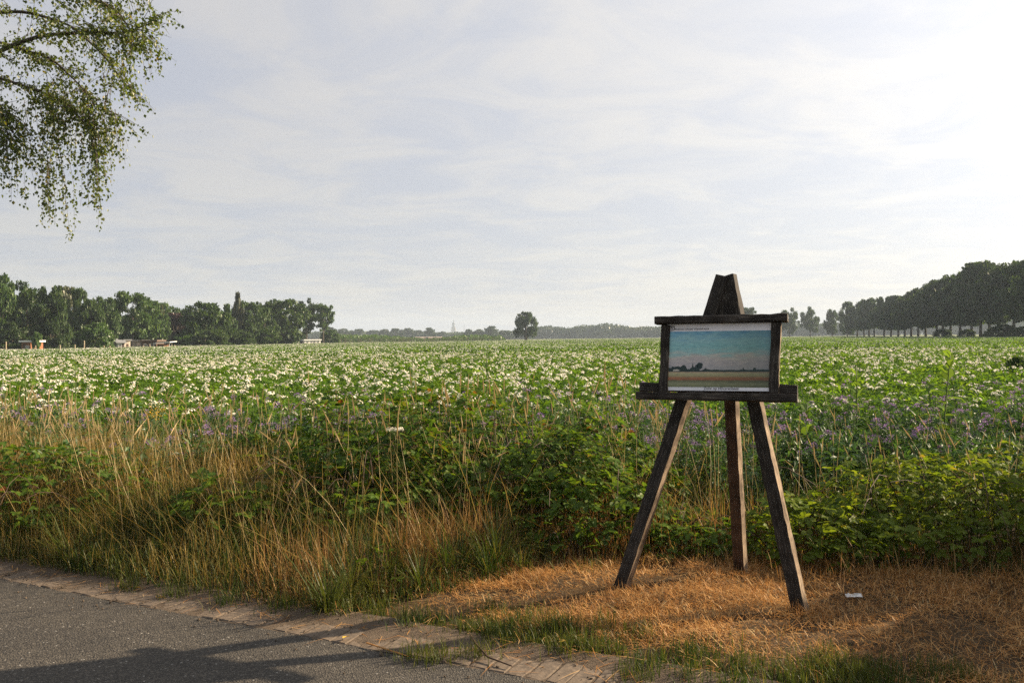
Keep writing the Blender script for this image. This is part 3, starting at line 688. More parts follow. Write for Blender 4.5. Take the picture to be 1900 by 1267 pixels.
# far woods as one mass
def woods(name, spec, Y0, mat, n, card, label):
    mb = MB(); pxs = np.array([s[0] for s in spec], float); tops = np.array([s[1] for s in spec], float)
    px = U(pxs[0], pxs[-1], n); Y = Y0 + U(-25, 25, n) * min(1, Y0 / 500); X = (px - 950) / F * Y
    hz = 627 - .0105 * (px - 950)
    ht = (hz - np.interp(px, pxs, tops)) / F * Y + 1.6
    lump = vnoise(X / 11., Y / 14., 21); ht = ht * (.80 + .30 * lump)
    z = ht * rng.random(n) ** .8 * .99
    Y = Y - 8 * np.sqrt(np.clip(1 - (z / np.maximum(ht, 1)) ** 2, 0, 1)) * (lump * 1.5)
    for k in range(5):
        s_ = slice(k, None, 5); m_n = len(px[s_])
        mb.stamp(CARDS[k], np.column_stack([X[s_], Y[s_], z[s_]]), frames(U(0, TAU, m_n), rng.normal(.9, .6, m_n), rng.normal(0, .5, m_n)), U(card[0], card[1], m_n))
    return tag(mb.build(name, M[mat]), label, None, None, 'stuff')
woods('far_woods', [(560, 617), (700, 616), (800, 618), (925, 616), (985, 610), (1010, 606), (1060, 607), (1095, 603), (1130, 602), (1170, 606), (1230, 606), (1400, 604), (1560, 600), (1900, 592), (2300, 588)], 960, 'far_wood', 60000, (.9, 1.8), 'hazy blue-green woods along the horizon')
woods('village_trees', [(560, 621), (700, 619), (830, 619), (950, 618), (1000, 617)], 1900, 'far_wood', 6000, (2.0, 3.6), 'faint trees in the haze at the foot of the church tower')
woods('wood_undergrowth', [(-60, 560), (60, 562), (130, 570), (200, 592), (230, 590), (330, 585), (400, 590), (480, 592), (540, 603), (560, 612)], 205, 'tree_dark', 14000, (.35, .75), 'dark undergrowth and young trees between the trunks of the wood')
# nursery of young trees
def nursery():
    mb = MB(); n = 15000; px = U(602, 938, n); Y = 285 + U(0, 40, n) + (px - 600) * .12; X = (px - 950) / F * Y
    hz = 627 - .0105 * (px - 950)
    top = np.interp(px, [602, 620, 640, 700, 760, 800, 830, 860, 900, 930, 938], [622, 623, 622, 622, 627, 629, 626, 622, 622, 623, 630])
    ht = np.maximum((hz - top) / F * 290 + 1.6, .8) * (.72 + .5 * vnoise(X / 1.6, Y / 4, 31))
    z = ht * (.12 + .88 * np.sqrt(rng.random(n)))
    for k in range(5):
        s_ = slice(k, None, 5); m_n = len(px[s_])
        mb.stamp(CARDS[k], np.column_stack([X[s_], Y[s_], z[s_]]), frames(U(0, TAU, m_n), rng.normal(.6, .6, m_n), rng.normal(0, .5, m_n)), U(.18, .38, m_n))
    for k in range(260):
        p = random.uniform(603, 936); y = 284 + (p - 600) * .12; x = (p - 950) / F * y; mb.tube([(x, y, 0), (x, y, 2.2)], [.05, .03], 4, 1)
    return tag(mb.build('young_tree_nursery', [M['tree_bright'], M['bark']]), 'block of young nursery trees behind the middle of the field', None, None, 'stuff')
nursery()

# ------------------------------------------------------------------ buildings
M['white_wall'] = plain('white_wall', (.72, .70, .66), .7, (.60, .58, .54), 0, 1.5)
M['cream_wall'] = plain('cream_wall', (.58, .49, .40), .8, (.50, .42, .34), 0, 1.5)
M['grey_wall'] = plain('grey_wall', (.20, .20, .19), .8, (.13, .13, .12), 0, 1.5)
M['brown_wall'] = plain('brown_wall', (.10, .066, .045), .8, (.07, .046, .034), 0, 2)
M['orange_wall'] = plain('orange_wall', (.27, .11, .05), .7, (.20, .08, .035), 0, 2)
M['grey_roof'] = plain('grey_roof', (.24, .245, .25), .7, (.16, .165, .17), 0, 1.5)
M['white_roof'] = plain('white_roof', (.78, .77, .75), .6, (.68, .67, .64), 0, 1)
M['tile_roof'] = plain('tile_roof', (.12, .085, .068), .8, (.085, .06, .05), 0, 2)
M['barn_roof'] = plain('barn_roof', (.30, .25, .22), .8, (.25, .21, .18), 0, .4)
M['glass'] = plain('glass', (.03, .035, .04), .15, spec=.6)
M['stone'] = plain('stone', (.30, .26, .23), .9, (.22, .19, .17), 0, .2)
M['slate'] = plain('slate', (.08, .09, .10), .6)
def building(name, px0, px1, eave, ridge, Y, depth, label, cat, wall, roof, flat=False, windows=(), doors=(), over=.25, yaw=0.0):
    """walls from the ground to the eave line, pitched or flat roof; windows as (share along, width m, sill m, head m)"""
    eave -= 2.2; ridge -= 2.4; depth = min(depth, 3.2) if yaw else depth
    a, b = at(px0, eave, Y), at(px1, eave, Y); w = (b.x - a.x) / math.cos(yaw) * (.85 if yaw else 1); h = a.z; hr = at((px0 + px1) / 2, ridge, Y).z
    root = empty(name, ((a.x + b.x) / 2, Y, 0), yaw); tag(root, label, cat)
    mb = MB(); mb.box((-w/2, 0, 0), (w/2, depth, h)); wl = mb.build('wall', M[wall], root)
    rb = MB()
    if flat:
        rb.box((-w/2 - over, -over, h + .002), (w/2 + over, depth + over, max(hr, h + .12)))
    else:
        o = over; v = [(-w/2-o, -o, h), (w/2+o, -o, h), (w/2+o, depth+o, h), (-w/2-o, depth+o, h), (-w/2-o, depth/2, hr), (w/2+o, depth/2, hr)]
        v += [(x, y, z + .12) for x, y, z in v]
        rb.add(v, [(6,7,11),(6,11,10),(8,9,10),(8,10,11),(6,10,9),(7,8,11),(0,6,9),(0,9,3),(1,2,8),(1,8,7),(0,1,7),(0,7,6),(2,3,9),(2,9,8),(0,3,2),(0,2,1)])
    rb.build('roof', M[roof], root)
    for s, ww, z0, z1 in windows:
        x = -w/2 + s * w; f = MB()
        for lo, hi in (((x-ww/2-.06, -.05, z0-.06), (x+ww/2+.06, -.003, z0)), ((x-ww/2-.06, -.05, z1), (x+ww/2+.06, -.003, z1+.06)), ((x-ww/2-.06, -.05, z0), (x-ww/2, -.003, z1)), ((x+ww/2, -.05, z0), (x+ww/2+.06, -.003, z1)), ((x-.025, -.045, z0), (x+.025, -.003, z1))): f.box(lo, hi)
        wf = f.build('window', M['white_wall'], root); p = MB(); p.box((x-ww/2, -.025, z0), (x+ww/2, -.006, z1)); p.build('pane', M['glass'], wf)
    for s, ww, z1, mt in doors:
        x = -w/2 + s * w; d = MB(); d.box((x-ww/2, -.05, 0), (x+ww/2, -.004, z1)); d.build('door', M[mt], root)
    return root
building('hut', 40, 57, 637, 634, 114, 3, 'orange-brown hut with a white roof edge under the trees at far left', 'hut', 'orange_wall', 'white_roof', True, ((.65, .35, .9, 1.2),), ((.3, .4, 1.5, 'brown_wall'),))
building('cabin', 202, 218, 637, 632, 138, 3.4, 'small white cabin with a grey pitched roof under the broad oak', 'cabin', 'white_wall', 'grey_roof', False, ((.3, .3, .9, 1.3), (.75, .3, .9, 1.3)), yaw=R(38))
building('cabin', 219, 231, 639, 634, 136, 3, 'white porch cabin with dark openings beside the cream wall', 'cabin', 'white_wall', 'grey_roof', False, ((.3, .35, .85, 1.2),), ((.75, .32, 1.35, 'brown_wall'),), yaw=R(36))
building('shed', 232, 241, 634, 632, 138, 3, 'narrow cream shed lit by the sun right of the white cabins', 'shed', 'cream_wall', 'grey_roof', True, (), ((.5, .3, 1.3, 'brown_wall'),), yaw=R(40))
building('shed', 244, 261, 636, 633, 142, 3, 'low grey-green shed with a cream end between two trunks', 'shed', 'grey_wall', 'grey_roof', True, ((.8, .4, .8, 1.3),))
building('shed', 263, 290, 636, 633, 140, 3.2, 'long dark brown wooden shed left of the orange tent', 'shed', 'brown_wall', 'tile_roof', True, ((.25, .5, .7, 1.2),), ((.6, .5, 1.3, 'grey_wall'),))
# caravan tent with a white awning
cp = at(300, 638, 138); tn = empty('caravan_tent', (cp.x, 138, 0)); tag(tn, 'orange caravan tent under a flat white awning at the edge of the wood', 'tent')
mb = MB(); mb.box((-.75, 0, 0), (.35, 1.8, cp.z - .05)); mb.build('tent_wall', M['orange_wall'], tn)
mb = MB(); v = [(-1.1, -.9, cp.z), (1.75, -.9, cp.z + .22), (1.75, 2, cp.z + .32), (-1.1, 2, cp.z + .1)]; v += [(x, y, z + .12) for x, y, z in v]
mb.add(v, [(4,5,6),(4,6,7),(0,2,1),(0,3,2),(0,1,5),(0,5,4),(1,2,6),(1,6,5),(2,3,7),(2,7,6),(3,0,4),(3,4,7)]); mb.build('awning', M['white_roof'], tn)
for x, y in ((-1.0, -.8), (1.6, -.8)):
    mb = MB(); mb.tube([(x, y, 0), (x, y, cp.z + .05)], .03, 6); mb.build('pole', M['white_roof'], tn)
building('house', 515, 529, 636, 632, 215, 6, 'small pinkish house with a brown roof under the last broad oak', 'house', 'cream_wall', 'tile_roof', False, ((.3, .5, .9, 1.6), (.7, .5, .9, 1.6)), yaw=R(38))
building('shed', 530, 551, 637, 634.5, 222, 5, 'long low dark-roofed shed left of the white chalet', 'shed', 'grey_wall', 'grey_roof', False, ((.4, .5, .8, 1.3),))
building('shed', 552, 564, 636, 633.5, 225, 4, 'plain grey shed attached to the left of the white chalet', 'shed', 'grey_wall', 'grey_roof', True, (), ((.5, .7, 1.6, 'brown_wall'),))
building('chalet', 565, 595, 634, 632, 225, 4, 'long white chalet with small windows between the two slender trees', 'chalet', 'white_wall', 'white_roof', True, ((.2, .4, .9, 1.35), (.45, .35, .9, 1.35), (.85, .4, .9, 1.35)), ((.62, .45, 1.5, 'grey_wall'),), yaw=R(36))
building('barn', 768, 816, 631.6, 627.6, 340, 14, 'long low barn with a pale reddish roof behind the young trees', 'barn', 'cream_wall', 'barn_roof', False, ((.2, 1.2, 1.2, 2.2), (.5, 1.2, 1.2, 2.2), (.8, 1.2, 1.2, 2.2)))
# church tower far away
Yc = 3000; ct = at(841, 592, Yc); church = empty('church_tower', (ct.x, Yc, 0)); tag(church, 'tall church tower with a bulbous spire far away in the haze', 'church tower')
mb = MB(); mb.box((-8.5, 0, 0), (8.5, 17, 30)); mb.box((-7.6, .9, 30), (7.6, 16.1, 42)); mb.box((-8.1, .4, 29.3), (8.1, 16.6, 30.4)); mb.build('tower', M['stone'], church)
for x in (-3.2, 3.2):
    mb = MB(); mb.box((x - 1.2, .86, 32), (x + 1.2, 1.2, 39)); mb.build('belfry_window', M['slate'], church)
mb = MB(); prof = [(7.2, 42), (5.6, 44.5), (4.2, 46), (4.2, 53), (5.0, 54), (5.2, 56), (4.2, 58.5), (2.2, 60), (1.7, 61), (1.7, 64), (2.0, 65), (1.3, 67), (.5, 68.5), (.25, ct.z + 1.5), (.05, ct.z + 2)]
mb.tube([(0, 8.5, z) for r, z in prof], [r for r, z in prof], 8); mb.build('spire', M['slate'], church)
mb = MB(); mp_ = at(861, 602, 2600); mb.tube([(0, 0, 0), (0, 0, mp_.z)], [.9, .5], 5)
tag(mb.build('radio_mast', M['slate'], None, False, (mp_.x, 2600, 0)), 'thin radio mast in the haze just right of the church tower', 'mast')
# fence posts along the left field edge
M['post'] = plain('post', (.42, .35, .24), .8, (.28, .22, .15), 0, 6)
for px, top, Y, lb in ((11, 634, 104, 'tall pale post at the far left end of the field'), (66, 641, 107, 'short pale post beside the slim sapling'), (111, 640, 110, 'pale post in front of the olive bush'), (139, 639, 112, 'pale post under the poplar top'), (156, 632, 113, 'taller pale post left of the bright green bush'),
        (193, 641, 120, 'pale post just left of the white cabin'), (203, 641, 121, 'pale post in front of the white cabin'), (266, 641, 127, 'pale post in front of the long brown shed'), (278, 638, 128, 'taller pale post in front of the long brown shed, left of the tent'), (318, 639, 132, 'pale post right of the white awning, first of two'), (324, 640, 132, 'pale post right of the white awning, second of two'),
        (372, 640, 140, 'pale post below the full maple')):
    p = at(px, top, Y); mb = MB(); mb.tube([(0, 0, 0), (random.gauss(0, .03), 0, p.z - .05), (random.gauss(0, .03), 0, p.z)], [.075, .07, .04], 6)
    tag(mb.build('fence_post', M['post'], None, False, (p.x, Y, 0)), lb, 'post', 'posts along the edge of the wood')

# ------------------------------------------------------------------ birch at the top left
def birch():
    bp = (-9.3, 10.6, 0); root = empty('birch_tree', bp); tag(root, 'birch with hanging leafy branches reaching in at the top left', 'tree')
    off = np.array(bp); A = lambda px, py, Y: np.array(at(px, py, Y)) - off
    tb = MB(); tb.tube([(0, 0, -.1), (.05, 0, 1.5), (.1, .05, 3.2), (.35, 0, 5.2), (.7, -.1, 7.2), (.9, 0, 9.0)], [.20, .16, .14, .11, .07, .02], 10); tb.build('trunk', M['birch_bark'], root, True)
    limbs = []
    def limb(pts, r0):
        pts = np.array(pts); limbs.append(pts); return pts, r0
    base = np.array((.35, 0, 5.0)); Y = 10
    L_ = [limb([base, A(-60, 120, 10.3), A(70, 66, 10.0), A(170, 60, 9.9), A(230, 62, 9.7), A(285, 42, 9.6)], .05),
          limb([base - np.array((0, 0, .6)), A(-60, 60, 10.6), A(25, 88, 10.3), A(95, 108, 10.1), A(140, 150, 9.9), A(190, 205, 9.7)], .04),
          limb([base + np.array((.1, 0, .8)), A(-60, -60, 10.4), A(60, -25, 10.1), A(160, -5, 10.0), A(220, 20, 9.8), A(255, 80, 9.6)], .05),
          limb([base - np.array((0, 0, .9)), A(-70, 130, 10.2), A(0, 145, 10.0), A(60, 165, 9.9), A(120, 190, 9.8), A(150, 220, 9.7)], .04),
          limb([base + np.array((.1, .3, .3)), A(-60, 30, 11.2), A(40, 20, 11.0), A(130, 45, 10.8), A(200, 110, 10.6), A(225, 150, 10.5)], .045),
          limb([base - np.array((0, .3, 1.2)), A(-90, 180, 9.7), A(-20, 190, 9.6), A(10, 215, 9.5), A(15, 260, 9.5)], .03),
          limb([base + np.array((.3, 0, 1.7)), A(-60, -160, 10.4), A(80, -120, 10.2), A(180, -70, 10.0), A(240, -25, 9.9)], .05),
          limb([base + np.array((.3, .5, 1.9)), A(-160, -200, 11.6), A(-20, -170, 11.8), A(100, -110, 11.4)], .05),
          limb([base + np.array((-.1, -.2, .9)), base + np.array((-1.2, -.6, 1.9)), base + np.array((-2.4, -.9, 1.8)), base + np.array((-3.1, -1.1, .9))], .05),
          limb([base + np.array((-.1, .2, .3)), base + np.array((-1.0, 1.0, 1.2)), base + np.array((-2.0, 1.9, 1.1)), base + np.array((-2.5, 2.3, .2))], .05)]
    bb = MB(); lf = MB(); leafP, leafD = [], []
    def spline(pts, n):
        pts = np.array(pts); t = np.linspace(0, len(pts) - 1, n); out = np.zeros((n, 3))
        for i in range(3): out[:, i] = np.interp(t, np.arange(len(pts)), pts[:, i])
        k = np.array([.25, .5, .25]); 
        for _ in range(2): out[1:-1] = out[:-2] * .25 + out[1:-1] * .5 + out[2:] * .25
        return out
    def twig(p0, d, length, droop, r=.004, dens=28, spread=.04):
        n = max(4, int(length / .10)); p = np.array(p0, float); d = np.array(d, float); d /= np.linalg.norm(d); pts = [p.copy()]
        for i in range(n):
            d = d + np.array([0, 0, -droop]) + rng.normal(0, .10, 3); d /= np.linalg.norm(d); p = p + d * length / n; pts.append(p.copy())
        pts = np.array(pts); bb.tube(pts, np.linspace(r, .0012, len(pts)), 3, 0, False)
        m_ = int(length * dens); t = rng.uniform(.06, 1, m_) * (len(pts) - 1); i = np.minimum(t.astype(int), len(pts) - 2); fr = t - i
        q = pts[i] * (1 - fr)[:, None] + pts[i + 1] * fr[:, None] + rng.normal(0, spread, (m_, 3)) * np.array([1, 1, .8])
        leafP.append(q)
        return pts
    for pts, r0 in L_:
        sp = spline(pts, 26); bb.tube(sp, np.linspace(r0 * .7, .004, 26), 6, 0, False)
        for k in range(7, 26):
            for j in range(3):
                a = rng.uniform(0, TAU); d = sp[k] - sp[k - 1]; d /= np.linalg.norm(d) + 1e-9
                d = d * .8 + np.array([math.cos(a), math.sin(a), rng.uniform(-.5, .6)]) * .8
                tp = twig(sp[k], d, rng.uniform(.22, .66), .11, .005, 38, .030)
                if j < 2:
                    mid = tp[len(tp) // 2]; twig(mid, np.array([math.cos(a + 1), math.sin(a + 1), -.3]), rng.uniform(.2, .42), .24, .003, 38, .028)
    # long hanging strands
    for px, py, end, Y, k in ((165, 190, 432, 9.7, 5), (178, 180, 390, 9.8, 5), (195, 175, 330, 9.7, 5), (215, 200, 310, 9.6, 3), (70, 200, 440, 9.8, 4), (95, 190, 400, 9.9, 5), (110, 200, 445, 9.8, 5), (125, 170, 300, 9.9, 5), (150, 160, 330, 9.8, 5), (5, 230, 365, 9.6, 4), (18, 260, 372, 9.6, 3), (-25, 230, 330, 9.8, 4), (60, 180, 330, 10, 4), (230, 120, 215, 9.7, 4), (85, 150, 290, 10.1, 5), (205, 215, 290, 9.8, 3), (185, 250, 350, 9.7, 4), (100, 300, 420, 9.8, 4), (245, 60, 170, 9.8, 4), (280, 60, 150, 9.6, 3)):
        for j in range(k):
            p0 = A(px + rng.normal(0, 7), py + rng.normal(0, 8), Y + rng.normal(0, .12)); ln = (end - py) / F * Y * rng.uniform(.72, 1.0)
            twig(p0, (rng.normal(0, .25), rng.normal(0, .2), -1), ln, .5, .004, 50, .028)
    P_ = np.vstack(leafP); n = len(P_)
    lf.stamp(leaf_s(.78, .06, .05), P_, frames(U(0, TAU, n), rng.normal(-1.0, .5, n), rng.normal(0, .6, n)), U(.030, .052, n))
    bb.build('branch', M['twig'], root); fo = lf.build('foliage', M['birch_leaf'], root); fo['kind'] = 'stuff'
birch()

# ------------------------------------------------------------------ verge vegetation
FX = np.array([-9, -5, -3.6, -2.3, -1.1, -.7, .2, 1.6, 2.66, 3.3, 6, 9]); FY = np.array([8.6, 6.62, 6.0, 5.35, 4.92, 5.25, 5.85, 5.78, 5.45, 5.25, 4.9, 4.6])
def front(x): return np.interp(x, FX, FY)
def samp(n, x0, x1, q0, q1, dens=None):
    """random points with q metres behind the front line of the tall growth, thinned by dens(x, y, q)"""
    x = U(x0, x1, n); q = U(q0, q1, n); y = front(x) + q
    keep = (np.abs(x) < .70 * y + .6) & (edge_s(x, y) > .27)
    if dens is not None: keep &= rng.random(n) < dens(x, y, q)
    return x[keep], y[keep], q[keep]
sstep = lambda a, b, v: (lambda t: t * t * (3 - 2 * t))(np.clip((v - a) / (b - a), 0, 1))

def lay(mb, x, y, h, w, arcs, yaw=None, pitch=None, z=None, temps=BLADES):
    n = len(x); z = ground_z(x, y) - .012 if z is None else z
    yaw = U(0, TAU, n) if yaw is None else yaw; pitch = rng.normal(0, .18, n) if pitch is None else pitch
    k = rng.choice(len(temps), n, p=arcs)
    for j in range(len(temps)):
        m_ = k == j
        if not m_.any(): continue
        mb.stamp(temps[j], np.column_stack([x[m_], y[m_], z[m_]]), frames(yaw[m_], pitch[m_], np.zeros(m_.sum())), np.column_stack([w[m_], h[m_], h[m_]]))

# long green grass: dense at the road edge on the left, thinner among the dry growth
mb = MB()
x, y, q = samp(60000, -6.5, .6, -.25, 3.0, lambda x, y, q: (.35 + .65 * sstep(.35, .6, vnoise(x * 1.4, y * 1.4, 58))) * (1 - .45 * sstep(.7, 2.4, q)) * (1 - .8 * sstep(-.6, .5, x)) + .10)
h = (.16 + .44 * sstep(-.1, 1.3, q)) * U(.5, 1.3, len(x)) * (1 - .25 * sstep(-2.2, -1.5, x)); lay(mb, x, y, h, U(.0035, .0080, len(x)), [.08, .18, .28, .28, .18], pitch=rng.normal(0, .34, len(x)))
x, y, q = samp(9000, .2, 6.0, .0, 2.8, lambda x, y, q: np.full_like(x, .6))
h = (.15 + .35 * sstep(0, 1.2, q)) * U(.5, 1.2, len(x)); lay(mb, x, y, h, U(.004, .008, len(x)), [.1, .3, .3, .2, .1])
for k in range(190):                                        # tussocks whose blades arch outwards
    tx0 = random.uniform(-6, .3); q0 = abs(random.gauss(0, .55)) - .12; ty0 = float(front(tx0)) + q0
    if abs(tx0) > .7 * ty0 + .6 or edge_s(tx0, ty0) < .33 or vnoise(tx0 * 1.6, ty0 * 1.6, 57) < .42: continue
    n = random.randint(45, 85); a = U(0, TAU, n); r0 = np.abs(rng.normal(0, .03, n)); hh_ = random.uniform(.18, .52)
    lay(mb, tx0 - np.sin(a) * r0, ty0 + np.cos(a) * r0, hh_ * U(.6, 1.2, n), U(.0035, .0085, n), [0, .15, .35, .30, .20], yaw=a, pitch=-np.abs(rng.normal(.18, .15, n)))
tag(mb.build('long_grass', M['green_grass']), 'long green grass leaning along the road edge', None, None, 'stuff')
# short grass on the mown verge
mb = MB(); n = 42000; a = U(-9, 6, n); s = .26 + rng.gamma(1.6, .18, n); x = tx * a + nx * s; y = EA + ty * a + ny * s
tuft = vnoise(x * 5, y * 5, 41); k = (y < front(x) + .1) & (rng.random(n) < .08 + 1.5 * np.clip(tuft - .45, 0, 1)) & (rng.random(n) < np.where(x > 1.0, .75, 1.0) * (1 - .8 * sstep(.55, 1.2, s)))
x, y, s = x[k], y[k], s[k]; lay(mb, x, y, U(.03, .095, len(x)) * (.7 + .7 * vnoise(x * 4, y * 4, 44)), U(.0025, .005, len(x)), [.2, .3, .25, .15, .1])
n = 9000; a = U(.5, 4, n); s_ = np.abs(rng.normal(.30, .15, n)); k = rng.random(n) < sstep(.55, 1.4, a) * (.15 + .85 * (vnoise(a * 6, s_ * 9, 47) > .5)); a, s_ = a[k], s_[k]; lay(mb, tx * a + nx * s_, EA + ty * a + ny * s_, U(.02, .09, len(a)), U(.0025, .005, len(a)), [.15, .3, .3, .15, .1], z=np.full(len(a), -.006))
extra = [(lambda a_, s_2: (tx * a_ + nx * s_2, EA + ty * a_ + ny * s_2))(random.uniform(-.6, 4.2), random.uniform(.30, .85)) for _ in range(60)]
for cx_, cy_2 in extra + [tuple(gp(px, py))[:2] for px, py in ((800, 1150), (865, 1170), (930, 1175), (700, 1140), (985, 1190), (1270, 1215), (1300, 1230), (1210, 1240), (1180, 1255), (1380, 1240), (1450, 1255), (760, 1160), (1080, 1200), (1130, 1205), (880, 1215), (815, 1222), (775, 1218), (1520, 1245), (640, 1125), (600, 1130), (1560, 1250), (1020, 1165), (960, 1160), (240, 1090), (330, 1105), (420, 1120), (520, 1130))]:
    n = 130; lay(mb, cx_ + rng.normal(0, .055, n), cy_2 + rng.normal(0, .05, n), U(.04, .13, n), U(.0025, .005, n), [.15, .3, .3, .15, .1])
tag(mb.build('short_grass', M['green_grass']), 'short green grass tufts on the mown verge', None, None, 'stuff')
# dry standing grass
mb = MB()
def dry_d(x, y, q): return np.clip((.35 + .95 * sstep(.30, .58, vnoise(x * 1.1, y * 1.1, 51))) * (1 - .60 * sstep(-.2, .9, x)), .10, 1) * sstep(-.15, .30, q) * (1 - .4 * sstep(2, 3.2, q)) * (1 - .8 * sstep(.7, 1.3, x) * sstep(.5, 1.0, q)) * (1 - .80 * sstep(-2.1, -1.5, x) * sstep(.7, 1.2, q))
x, y, q = samp(70000, -6.5, 2.4, -.12, 2.7, dry_d)
h = (.22 + .44 * sstep(.0, 1.5, q)) * U(.5, 1.3, len(x)) * (1 - .30 * sstep(-2.2, -1.5, x)); lay(mb, x, y, h, U(.0026, .0060, len(x)), [.18, .30, .27, .15, .10], pitch=rng.normal(0, .33, len(x)))
n = 700; x, y, q = samp(900, -6, 1.6, .1, 2.0); n = len(x); lay(mb, x, y, U(.5, .95, n), U(.0022, .004, n), [.5, .3, .2, 0, 0], pitch=-U(.5, 1.25, n), z=U(.1, .35, n))
tag(mb.build('dry_grass', M['dry_grass']), 'dry golden grass standing on the verge left of the easel', None, None, 'stuff')
# brown withered stand between the mown patch and the brambles
mb = MB(); x, y, q = samp(17000, -1.7, 2.2, -.12, .7, lambda x, y, q: (np.exp(-((x + .40) / .75) ** 2) * (1 - sstep(.2, .6, q)) + .10) * (.25 + .75 * sstep(.3, .6, vnoise(x * 3, y * 3, 55))))
h = (.10 + .42 * sstep(-.1, .45, q)) * U(.5, 1.2, len(x)); lay(mb, x, y, h, U(.003, .006, len(x)), [.3, .25, .2, .15, .1], pitch=rng.normal(0, .45, len(x)))
x, y, q = samp(6500, 1.7, 5.5, -.75, .8, lambda x, y, q: .75 * sstep(-.8, -.1, q) * (.3 + .7 * vnoise(x * 3, y * 3, 56))); h = U(.05, .30, len(x)) * (.5 + .5 * sstep(-.6, 0, q)); lay(mb, x, y, h, U(.003, .006, len(x)), [.2, .25, .25, .2, .1], pitch=rng.normal(0, .4, len(x)))
tag(mb.build('withered_grass', M['brown_grass']), 'brown withered grass in front of the brambles', None, None, 'stuff')
# seed stalks
mb = MB()
def stalk_d(x, y, q): return np.where(x < -.3, .40 + .65 * (vnoise(x * 1.3, y * 1.3, 61) > .5), .42) * sstep(.2, 1.0, q)
x, y, q = samp(3000, -6.5, 5, .15, 3.2, stalk_d); n = len(x); H = U(.45, 1.12, n) * np.where(x > 1.8, .8, np.where(x > -.6, 1.12, 1))
k = rng.choice(6, n, p=[.25, .2, .12, .15, .13, .15]); yw = rng.normal(.3, 1.2, n); pt = rng.normal(0, .24, n)
for j in range(6):
    m_ = k == j; mb.stamp(STALKS[j], np.column_stack([x[m_], y[m_], np.zeros(m_.sum())]), frames(yw[m_], pt[m_], rng.normal(0, .16, m_.sum())), H[m_])
tag(mb.build('seed_stalks', M['seed_stalk']), 'thin pale grass stalks with seed heads over the verge', None, None, 'stuff')
# individual tall stalks that stand out
mb = None
for k, (px, py, bx, by, lb) in enumerate(((773, 700, 765, 930, 'straight pale grass stalk left of the yarrow, reaching the flowers'), (783, 715, 770, 940, 'second pale grass stalk close beside a straight one'), (890, 745, 845, 960, 'clumped pale stalk leaning right over the middle brambles'), (1000, 700, 950, 870, 'tall pale stalk leaning right, alone above the middle brambles'),
        (1025, 715, 1050, 890, 'bent pale stalk nearest the left leg of the easel'), (347, 690, 342, 830, 'tall straight stalk over the golden grass at left'), (245, 690, 240, 800, 'pale stalk tallest over the left golden grass'), (1790, 760, 1870, 905, 'long bare stalk leaning left over the right brambles'), (1340, 770, 1325, 960, 'pale stalk seen between the easel legs'), (1490, 775, 1480, 950, 'pale stalk just right of the right easel leg'), (560, 700, 600, 900, 'thin stalk leaning left above the dark bramble clump'))):
    b = gp(bx, by, .15); t = at(px, py, b.y); d = Vector((t.x - b.x, .03, t.z)); ln = d.length
    mb = MB(); tv, tf = STALKS[(0, 0, 4, 0, 1, 5, 0, 2, 3, 5, 0)[k]]
    q = d.to_track_quat('Z', 'Y').to_matrix(); mb.stamp((tv * np.array([1.35, 1, 1]), tf), [(0, 0, 0)], np.array(q)[None], [ln])
    tag(mb.build('grass_stalk', M['seed_stalk'], None, False, (b.x, b.y, 0)), lb, 'grass stalk', 'single tall grass stalks')
PL0, PR0, PB0 = gp(1148, 1094), gp(1490, 1134), gp(1375, 1062)     # where the easel stands
# straw on the mown patch
mb = MB(); n = 330000; x = U(-1.6, 6, n); y = U(2.6, 6.4, n); s = edge_s(x, y); q = y - front(x)
w_ = sstep(-1.0, .1, x) * sstep(.42, .85, s) * (1 - sstep(.05, .35, q)) * (1 - .55 * sstep(1.9, 3.2, x)); w_ = w_ * (.30 + .70 * sstep(.25, .6, vnoise(x * 2.2, y * 2.2, 71))) * (.62 + .38 * sstep(.30, .55, vnoise(x * 6.5, y * 6.5, 75))) + .03 * (s > .3) * (q < .1)
k = rng.random(n) < w_; x, y = x[k], y[k]; n = len(x); print('straw', n)
zt = ground_z(x, y) + U(-.004, .045, n) * (.1 + 1.8 * vnoise(x * 5, y * 5, 73) ** 2)
lg = rng.random(n) < .22; sh = ~lg
lay(mb, x[lg], y[lg], U(.05, .17, lg.sum()), U(.0016, .0036, lg.sum()), [.55, .30, .15, 0, 0], pitch=-np.clip(rng.normal(1.40, .17, lg.sum()), .9, 1.62), z=zt[lg])
lay(mb, x[sh], y[sh], U(.022, .080, sh.sum()), U(.0016, .0038, sh.sum()), [.15, .30, .25, .18, .12], pitch=-np.clip(rng.normal(.85, .45, sh.sum()), -.4, 1.6), z=zt[sh])
for fx, fy in ((PL0.x, PL0.y), (PR0.x, PR0.y), (PB0.x, PB0.y)):                # stubble left standing round the feet
    n = 170; a = U(0, TAU, n); q = rng.normal(.085, .03, n); lay(mb, fx + np.cos(a) * q, fy + np.sin(a) * q, U(.03, .12, n), U(.0018, .0038, n), [.2, .3, .25, .15, .1], pitch=-np.clip(rng.normal(.5, .5, n), -.6, 1.4))
tag(mb.build('straw', M['straw']), 'cut straw lying around the feet of the easel', None, None, 'stuff')
# loose straw bits along the bricks
mb = MB(); n = 700; a = U(-8, 3, n); s = np.abs(rng.normal(.26, .10, n)); x = tx * a + nx * s; y = EA + ty * a + ny * s
lay(mb, x, y, U(.03, .2, n), U(.002, .004, n), [.5, .3, .1, .05, .05], pitch=-rng.normal(1.53, .04, n), z=np.full(n, .004) + U(0, .008, n) + .02 * (s > .3))
tag(mb.build('loose_straw', M['straw']), 'loose bits of straw scattered on the brick edging', None, None, 'stuff')

